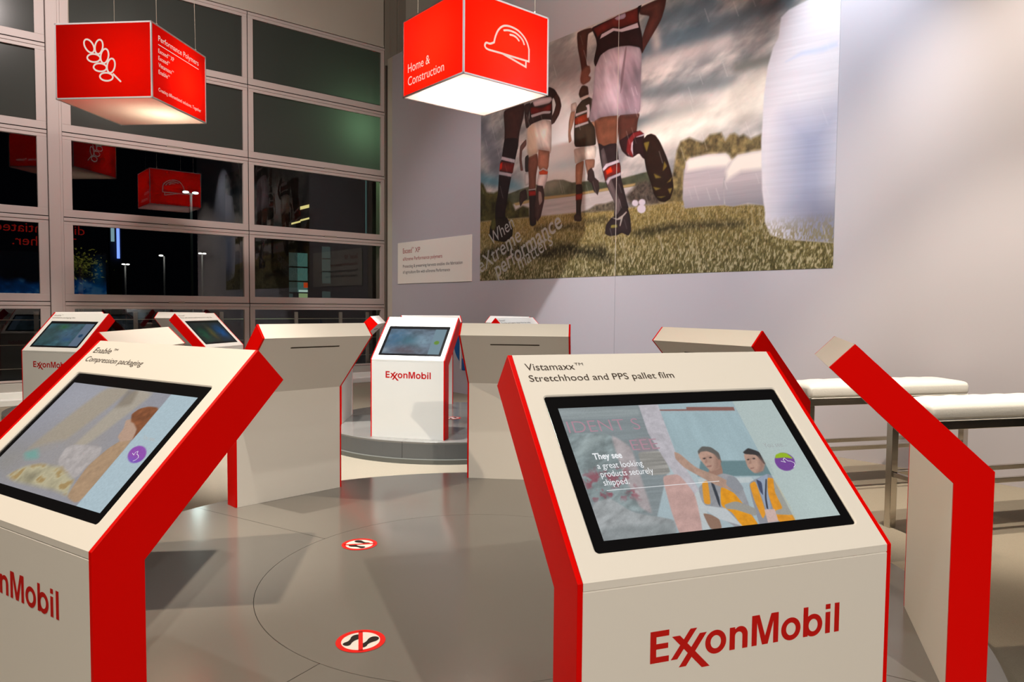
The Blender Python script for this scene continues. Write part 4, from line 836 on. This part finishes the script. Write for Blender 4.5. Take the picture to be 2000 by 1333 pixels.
# ------------------------------------------------------------ hanging light boxes
def lamp_box(x, y, z, a, yaw, h, label, deco, watt, warm, off):
    t = thing('pendant_light_box', label, 'pendant lamp', (x, y, z), yaw, 'red pendant light boxes')
    A = a / 2; e = 0.018
    cor = [(-A, -A), (A, -A), (A, A), (-A, A)]                        # F R B L
    fr = bmesh.new()
    for i in range(4):
        p, q = cor[i], cor[(i + 1) % 4]
        add_box(fr, (p[0] - e / 2, p[1] - e / 2, 0), (p[0] + e / 2, p[1] + e / 2, h))
        lo = (min(p[0], q[0]) - e / 2, min(p[1], q[1]) - e / 2); hi = (max(p[0], q[0]) + e / 2, max(p[1], q[1]) + e / 2)
        for zz in (0, h - e): add_box(fr, (*lo, zz), (*hi, zz + e))
    bm_obj('frame', fr, M['lamp_edge'], t)
    for i in range(4):
        p, q = Vector((*cor[i], 0)), Vector((*cor[(i + 1) % 4], 0))
        mt = basis(p, q - p, (0, 0, 1))
        bm = bmesh.new(); bm.faces.new([bm.verts.new(mt @ Vector(v)) for v in ((e / 2, e, 0.004), (a - e / 2, e, 0.004), (a - e / 2, h - e, 0.004), (e / 2, h - e, 0.004))])
        bm_obj('red_panel', bm, M['lamp_red'], t)
        for nm, me in deco.get(i, []):
            me.transform(mt @ Matrix.Translation((0, 0, 0.007))); mesh_obj(nm, me, M['lamp_text'], t)
    bm = bmesh.new(); bm.faces.new([bm.verts.new((c[0] * (1 - e / a), c[1] * (1 - e / a), 0.006)) for c in cor[::-1]]); bm_obj('diffuser', bm, M['lamp_white'], t)
    bm = bmesh.new(); bm.faces.new([bm.verts.new((c[0], c[1], h - 0.004)) for c in cor]); bm_obj('top_panel', bm, M['dark'], t)
    for sx, sy in ((-1, -1), (1, -1), (1, 1), (-1, 1)):
        bm = bmesh.new(); add_tube(bm, (sx * A * 0.72, sy * A * 0.94, h), (sx * A * 0.66, sy * A * 0.88, 8.9 - z), 0.004, 6); bm_obj('wire', bm, M['wire'], t)
        bm = bmesh.new(); add_tube(bm, (sx * A * 0.72, sy * A * 0.94, h - 0.005), (sx * A * 0.72, sy * A * 0.94, h + 0.035), 0.012, 10); bm_obj('hook', bm, M['wire'], t)
    l = bpy.data.lights.new('lamp_tube', 'POINT'); l.energy = watt; l.color = warm; l.shadow_soft_size = 0.14
    o = bpy.data.objects.new('lamp_tube', l); COL.objects.link(o); o.parent = t; o.location = off
    return t
# wheat ear and lettering (faces: 0 F-R, 1 R-B, 2 B-L, 3 L-F)
we = []
for cx, cy, rx, ry, an in ((0.440, 0.633, 0.090, 0.052, -57), (0.566, 0.620, 0.086, 0.050, 79), (0.638, 0.509, 0.086, 0.050, 79), (0.718, 0.391, 0.086, 0.050, 79), (0.497, 0.488, 0.084, 0.048, -6), (0.577, 0.374, 0.084, 0.048, -6), (0.656, 0.260, 0.084, 0.048, -6)):
    we.append((ring_pts(cx, cy, rx, ry, 32, 0, math.radians(an)), True))
we.append(([(0.746, 0.290), (0.838, 0.201)], False))
def pp_text():
    R = [('Performance Polymers', 0.135, 1.055, 0.727, 0.066), ('Exceed', 0.131, 0.33, 0.583, 0.050), ('TM', 0.333, 0.372, 0.615, 0.018), ('XP', 0.395, 0.470, 0.583, 0.050), ('Exceed', 0.131, 0.33, 0.497, 0.050), ('TM', 0.333, 0.372, 0.529, 0.018), ('Vistamaxx', 0.131, 0.415, 0.413, 0.050), ('TM', 0.419, 0.458, 0.446, 0.018), ('Enable', 0.131, 0.325, 0.329, 0.050), ('TM', 0.328, 0.366, 0.361, 0.018), ('Creating differentiated solutions. Together', 0.125, 1.105, 0.118, 0.042)]
    return join_mesh('t', [text_mesh(*r) for r in R] + [stroke_mesh([([(0.135, 0.681), (1.053, 0.681)], False)], 0.008)])
lamp_box(-4.936, 9.43, 3.832, 1.235, 1.474, 0.914, 'red light box at upper left with wheat ear icon', {3: [('wheat_icon', stroke_mesh(we, 0.020))], 0: [('lettering', pp_text())], 1: [('wheat_icon', stroke_mesh(we, 0.020))], 2: [('lettering', pp_text())]}, 17, (1, 0.84, 0.60), (0.15, -0.30, 0.42))
hel = smooth_line([(0.399, 0.413), (0.418, 0.481), (0.454, 0.553), (0.506, 0.606), (0.567, 0.632), (0.651, 0.637), (0.745, 0.620), (0.824, 0.575), (0.873, 0.521), (0.901, 0.455)], 4)
hel = hel + [(0.901, 0.321), (0.717, 0.320), (0.487, 0.321)] + smooth_line([(0.330, 0.318), (0.290, 0.327), (0.274, 0.352), (0.293, 0.384), (0.345, 0.386), (0.399, 0.413)], 4)[:-1]
hl_lines = ([(hel, True), ([(0.517, 0.321), (0.857, 0.251), (0.857, 0.312)], False), (smooth_line([(0.537, 0.575), (0.605, 0.591), (0.698, 0.588), (0.769, 0.561), (0.809, 0.530), (0.828, 0.495)], 4), False), (smooth_line([(0.624, 0.549), (0.667, 0.552), (0.714, 0.542), (0.751, 0.516)], 4), False)])
def home_text(): return join_mesh('t', [text_mesh('Home &', 0.104, 0.560, 0.263, 0.098), text_mesh('Construction', 0.104, 0.839, 0.114, 0.098)])
lamp_box(-0.459, 8.43, 3.781, 1.19, 0.698, 0.882, 'red light box at top centre with hard hat icon', {0: [('helmet_icon', stroke_mesh(hl_lines, 0.021))], 3: [('lettering', home_text())], 2: [('helmet_icon', stroke_mesh(hl_lines, 0.021))], 1: [('lettering', home_text())]}, 75, (1, 0.90, 0.80), (0.0, 0.0, 0.42))

# ------------------------------------------------------------ white high benches
def bench(loc, rz, L, label):
    t = thing('high_bench', label, 'bench', loc, rz, 'white high benches')
    D = 0.38; zs = 0.755
    bm = bmesh.new()
    nx, ny = 40, 14
    add_box(bm, (0, -D, zs + 0.06), (L, 0, zs + 0.185), None, 0.0)
    bmesh.ops.bevel(bm, geom=list(bm.edges), offset=0.034, segments=6, affect='EDGES', profile=0.5)
    bmesh.ops.subdivide_edges(bm, edges=[e for e in bm.edges if abs((e.verts[0].co - e.verts[1].co).x) > 0.5], cuts=24, use_grid_fill=True)
    bmesh.ops.subdivide_edges(bm, edges=[e for e in bm.edges if abs((e.verts[0].co - e.verts[1].co).y) > 0.2], cuts=10, use_grid_fill=True)
    for v in bm.verts:
        X, Y, Z = 2 * v.co.x / L - 1, 2 * (v.co.y + D) / D - 1, (v.co.z - zs - 0.06) / 0.125
        v.co.z += (0.030 * (1 - abs(X) ** 10) * (1 - abs(Y) ** 2.6) + 0.003 * math.sin(v.co.x * 31) * (1 - abs(Y) ** 4)) * max(0, Z) - 0.012 * Z
        v.co.y += 0.006 * math.copysign(1, Y) * (abs(Y) > 0.97) * math.sin(PI * min(1, max(0, Z)))
    s = bm_obj('seat', bm, M['leather'], t, True)
    bm = bmesh.new()
    for y in (-D + 0.004, -0.004 - 0.0): add_tube(bm, (0.02, y, zs + 0.066), (L - 0.02, y, zs + 0.066), 0.005, 6)
    bm_obj('piping', bm, M['leather'], s)
    w = 0.055
    fr = bmesh.new()
    for y in (-D, -w): add_box(fr, (0, y, zs + 0.005), (L, y + w, zs + 0.06), None, 0.003)
    for x in (0, L - w): add_box(fr, (x, -D + w, zs + 0.005), (x + w, -w, zs + 0.06), None, 0.003)
    bm_obj('frame', fr, M['chrome'], t)
    for x in (0, L - w):
        for y in (-D, -w):
            bm = bmesh.new(); add_box(bm, (x, y, 0.0), (x + w, y + w, zs + 0.005), None, 0.003); bm_obj('leg', bm, M['chrome'], t)
    for y in (-D + 0.01, -w + 0.01):
        bm = bmesh.new(); add_box(bm, (w, y, 0.37), (L - w, y + 0.035, 0.405), None, 0.003); bm_obj('foot_rail', bm, M['chrome'], t)
    for x in (0.01, L - w + 0.01):
        bm = bmesh.new(); add_box(bm, (x, -D + w, 0.37), (x + 0.035, -w, 0.405), None, 0.003); bm_obj('foot_rail', bm, M['chrome'], t)
    return t
bd, be = Vector((0.9659, 0.2588, 0)), Vector((0.2588, -0.9659, 0)); bb = Vector((2.70, 5.088, FLOOR))
bench(bb, math.radians(15), 1.80, 'nearer white high bench running out of the photo at right')
bench(bb - be * 1.20 - bd * 0.02, math.radians(15), 1.66, 'farther white high bench standing against the white wall')

# ------------------------------------------------------------ outside, beyond the glass
bm = bmesh.new(); add_prism(bm, [(p.x, p.y) for p in (WP(9.95, -40, 0), WP(60, -40, 0), WP(60, 40, 0), WP(9.95, 40, 0))], -0.4, -0.3, 'z'); struct(bm_obj('ground', bm, M['asphalt']))
wo = wall_w(0, 0)
rl = tag(bm_obj('railing', (lambda b: (add_tube(b, wo @ Vector((-14, 1.045, -1.3)), wo @ Vector((2.4, 1.045, -1.3)), 0.008, 6), add_tube(b, wo @ Vector((-14, 0.62, -1.3)), wo @ Vector((2.4, 0.62, -1.3)), 0.008, 6), add_tube(b, wo @ Vector((-14, 0.22, -1.3)), wo @ Vector((2.4, 0.22, -1.3)), 0.008, 6), b)[-1])(bmesh.new()), M['wire']), 'thin metal railing with wires just outside the windows', 'railing')
for t_ in (-12.5, -10.9, -9.3, -7.5, -5.9, -4.37, -2.83, -1.29, -0.27, 0.39, 1.9):
    bm = bmesh.new(); add_box(bm, (t_ - 0.035, -0.3, -1.32), (t_ + 0.035, 1.19, -1.28), wo); bm_obj('post', bm, M['steel_dark'], rl)
bw = wall_w(0, 0, -14.3)
fac = bmesh.new(); add_box(fac, (2.2, -0.3, -0.5), (12.0, 9.5, 0.0), bw)
fac = tag(bm_obj('building', fac, M['facade']), 'dark brick building with lit teal windows across the street', 'building')
E_T = emit('lit_teal_window', (0.10, 0.26, 0.22), 0.32); E_D = emit('dim_window', (0.05, 0.085, 0.075), 0.35); E_Y = emit('lit_yellow_strip', (0.85, 0.75, 0.28), 0.8); E_G = emit('lit_green_window', (0.25, 0.36, 0.16), 0.6); E_R = emit('red_notice', (0.6, 0.06, 0.01), 0.5); E_W = emit('lit_white_panel', (0.55, 0.8, 0.68), 0.55)
def win(a, b, c, d, m, nm='lit_window', k=0.01):
    bm = bmesh.new(); add_box(bm, (a, b, 0.0), (c, d, k), bw); bm_obj(nm, bm, m, fac)
for i, (z0, z1) in enumerate(((1.85, 2.25), (2.31, 2.82), (2.88, 3.42))):
    win(3.95, z0, 4.72, z1, E_D); win(4.30, z0, 4.72, z1, E_T, k=0.02)
win(4.55, 2.03, 4.72, 2.24, E_R, 'notice', 0.03); win(4.34, 1.86, 4.72, 1.94, E_W, 'counter', 0.03)
for z0, z1 in ((3.27, 3.74), (2.74, 3.22), (2.24, 2.70), (1.48, 1.90)): win(5.35, z0, 5.72, z1, E_D)
win(4.35, 1.46, 4.72, 1.80, E_G); win(3.95, 1.46, 4.1, 1.78, E_D)
for a, z in ((4.42, 5.14), (4.42, 4.68), (4.05, 4.52)):
    bm = bmesh.new(); m_ = basis(bw @ Vector((a, z, 0.02)), DW + Vector((0, 0, 0.33)), (0, 0, 1)); add_box(bm, (0, 0, 0), (0.40, 0.07 if z < 5 else 0.13, 0.01), m_); bm_obj('lit_strip', bm, E_Y, fac)
bm = bmesh.new(); add_box(bm, (7.33, 4.2, 0.0), (7.38, 8.2, 0.03), bw); bm_obj('drainpipe', bm, emit('pipe_painted_glow', (0.08, 0.2, 0.18), 0.3), fac)  # emission in the pipe's material stands in for light falling on it

def street_lamp(s, t, z, label, heads, col, k, hs=0.11):
    w = wall_w(t, 0, -(s - SW))
    o = thing('street_lamp', label, 'street lamp', w @ Vector((0, -0.3, 0)), 0, 'street lamps outside')
    iv = Matrix.Translation(-(w @ Vector((0, -0.3, 0))))
    bm = bmesh.new(); add_tube(bm, iv @ w @ Vector((0, -0.3, 0)), iv @ w @ Vector((0, z - 0.02, 0)), 0.035, 8); bm_obj('pole', bm, M['asphalt'], o)
    hm = emit('street_lamp_glow', col, k)
    for x in heads:
        bm = bmesh.new(); bmesh.ops.create_uvsphere(bm, u_segments=12, v_segments=8, radius=1)
        for v in bm.verts: v.co = iv @ w @ Vector((x + v.co.x * hs, z + v.co.y * hs * 0.4, v.co.z * hs))
        bm_obj('lamp_head', bm, hm, o, True)
        bm = bmesh.new(); add_tube(bm, iv @ w @ Vector((0, z - 0.06, 0)), iv @ w @ Vector((x, z, 0)), 0.02, 6); bm_obj('arm', bm, M['asphalt'], o)
    l = bpy.data.lights.new('glow', 'POINT'); l.energy = 25; l.color = col; l.shadow_soft_size = 0.1
    lo = bpy.data.objects.new('glow', l); COL.objects.link(lo); lo.parent = o; lo.location = iv @ w @ Vector((0, z - 0.05, -0.6)) if False else iv @ w @ Vector((0.0, z - 0.15, 0.35))
    return o
street_lamp(18, -1.40, 4.50, 'twin headed street lamp with teal glow seen through the upper left pane', (-0.14, 0.12), (0.75, 1.0, 0.95), 3.0, 0.085)
street_lamp(30, -0.68, 2.98, 'small white street lamp left of the middle in the lower left pane', (-0.06, 0.10), (1.0, 1.0, 0.92), 3.0, 0.075)
street_lamp(30, 0.84, 3.42, 'small street lamp right of the middle in the lower left pane', (-0.12,), (1.0, 1.0, 0.92), 3.0, 0.09)
street_lamp(30, 2.42, 3.60, 'street lamp seen against the pale reflection in the lower left pane', (-0.08, 0.10), (1.0, 1.0, 0.92), 3.0, 0.08)
w_ = wall_w(0, 0, -(28 - SW))
bm = bmesh.new(); add_box(bm, (-1.37, 3.10, 0), (-1.28, 4.33, 0.08), w_)
nl = tag(bm_obj('neon_strip', bm, emit('blue_neon', (0.16, 0.28, 1.0), 1.6)), 'vertical blue neon strip outside behind the left panes', 'neon light')
bm = bmesh.new(); add_box(bm, (-1.60, -0.3, -0.3), (-1.20, 4.45, -0.05), w_); bm_obj('mast', bm, M['asphalt'], nl)
bm = bmesh.new(); add_box(bm, (-1.57, 3.75, 0), (-1.46, 4.33, 0.08), w_); bm_obj('pale_strip', bm, emit('pale_blue_neon', (0.35, 0.6, 0.7), 0.5), nl)
# a tree by the left post
tr = thing('tree', 'dim leafy tree outside beside the left window post', 'tree', WP(15, -4.62, -0.3))
bm = bmesh.new(); add_tube(bm, (0, 0, 0), (0, 0, 2.5), 0.05, 8); bm_obj('trunk', bm, M['facade'], tr)
bm = bmesh.new(); r_ = random.Random(5)
for i in range(420):
    c = Vector((r_.gauss(0, 0.20), r_.gauss(0, 0.20), 2.50 + r_.gauss(0, 0.17))); d = Vector((r_.uniform(-1, 1), r_.uniform(-1, 1), r_.uniform(-1, 1))).normalized(); e = d.orthogonal().normalized()
    k = r_.uniform(0.025, 0.05); bm.faces.new([bm.verts.new(c + d * k), bm.verts.new(c + e * k * 0.5), bm.verts.new(c - d * k), bm.verts.new(c - e * k * 0.5)])
bm_obj('foliage', bm, mat('yellow_green_leaves', (0.20, 0.22, 0.03), 0.8, mottle=0.3), tr)
l = bpy.data.lights.new('tree_glow', 'POINT'); l.energy = 10; l.color = (1, 0.9, 0.5); o = bpy.data.objects.new('tree_glow', l); COL.objects.link(o); o.location = WP(14.2, -4.3, 3.2)
l = bpy.data.lights.new('green_lamp', 'POINT'); l.energy = 60; l.color = (0.5, 1.0, 0.55); l.shadow_soft_size = 0.15; o = bpy.data.objects.new('green_lamp', l); COL.objects.link(o); o.location = WP(10.35, -0.42, 4.95)

# dark red pillar outside at far left and the lit sign and screen at the back of the hall that the panes mirror
rp = wall_w(0, 0, -1.9)
bm = bmesh.new(); add_box(bm, (-6.75, -0.3, -0.1), (-6.58, 6.6, 0.1), rp)
tag(bm_obj('red_pillar', bm, M['red_paint']), 'dark red pillar outside behind the leftmost panes', 'pillar')
l = bpy.data.lights.new('pillar_fill', 'POINT'); l.energy = 14; l.color = (1, 0.8, 0.7); l.shadow_soft_size = 0.2; o = bpy.data.objects.new('pillar_fill', l); COL.objects.link(o); o.location = WP(10.6, -6.9, 3.4)  # unseen point light added only to make the pillar show
hb = basis(WP(-8.5, -2.2, 0), -DW, (0, 0, 1))             # back of the hall, facing the windows; x runs towards -t
bm = bmesh.new(); add_box(bm, (0.0, 3.3, -0.06), (3.4, 4.4, 0.0), hb)
hs = tag(bm_obj('hanging_sign', bm, M['dark']), 'red lettered sign at the back of the hall, mirrored in the leftmost panes', 'sign')
t = join_mesh('lettering', [text_mesh('differentiated', 0.26, 3.06, 3.92, 0.34), text_mesh('Together.', 0.54, 2.54, 3.44, 0.34)])
t.transform(hb @ Matrix.Translation((0, 0, 0.01))); mesh_obj('lettering', t, emit('red_glowing_lettering', (0.9, 0.03, 0.015), 1.6), hs)
bm = bmesh.new(); add_box(bm, (-0.5, 1.35, -0.1), (4.0, 3.25, -0.02), hb)
vw = tag(bm_obj('video_wall', bm, M['black']), 'big screen with a blue picture at the back of the hall, mirrored in the panes', 'screen')
def paint_blue():
    p = Print(np.linspace(0, 1, 120), np.linspace(0, 1, 60), 2.4); X, V = p.U * 2.4, p.V
    n = fbm(X * 6, V * 7, 4); p.a[:] = rgb(4, 8, 14)
    low = np.clip((0.50 - V + 0.25 * (fbm(X * 2.5, V, 2) - 0.5)) * 8, 0, 1); p.mix(low, rgb(10, 90, 170)); p.a *= (0.4 + 1.1 * n)[..., None]
    p.mix(low * np.clip((n - 0.55) * 5, 0, 0.7), rgb(120, 170, 210)); p.blob(0.06, 0.6, 0.05, 0.3, rgb(10, 120, 180), 0.9)
    return p
me = print_mesh('display', paint_blue(), hb @ Matrix.Translation((-0.45, 1.4, -0.015)), 4.4, 1.8)
mesh_obj('display', me, colmat('blue_screen_picture', 1.6, rough=0.3), vw)
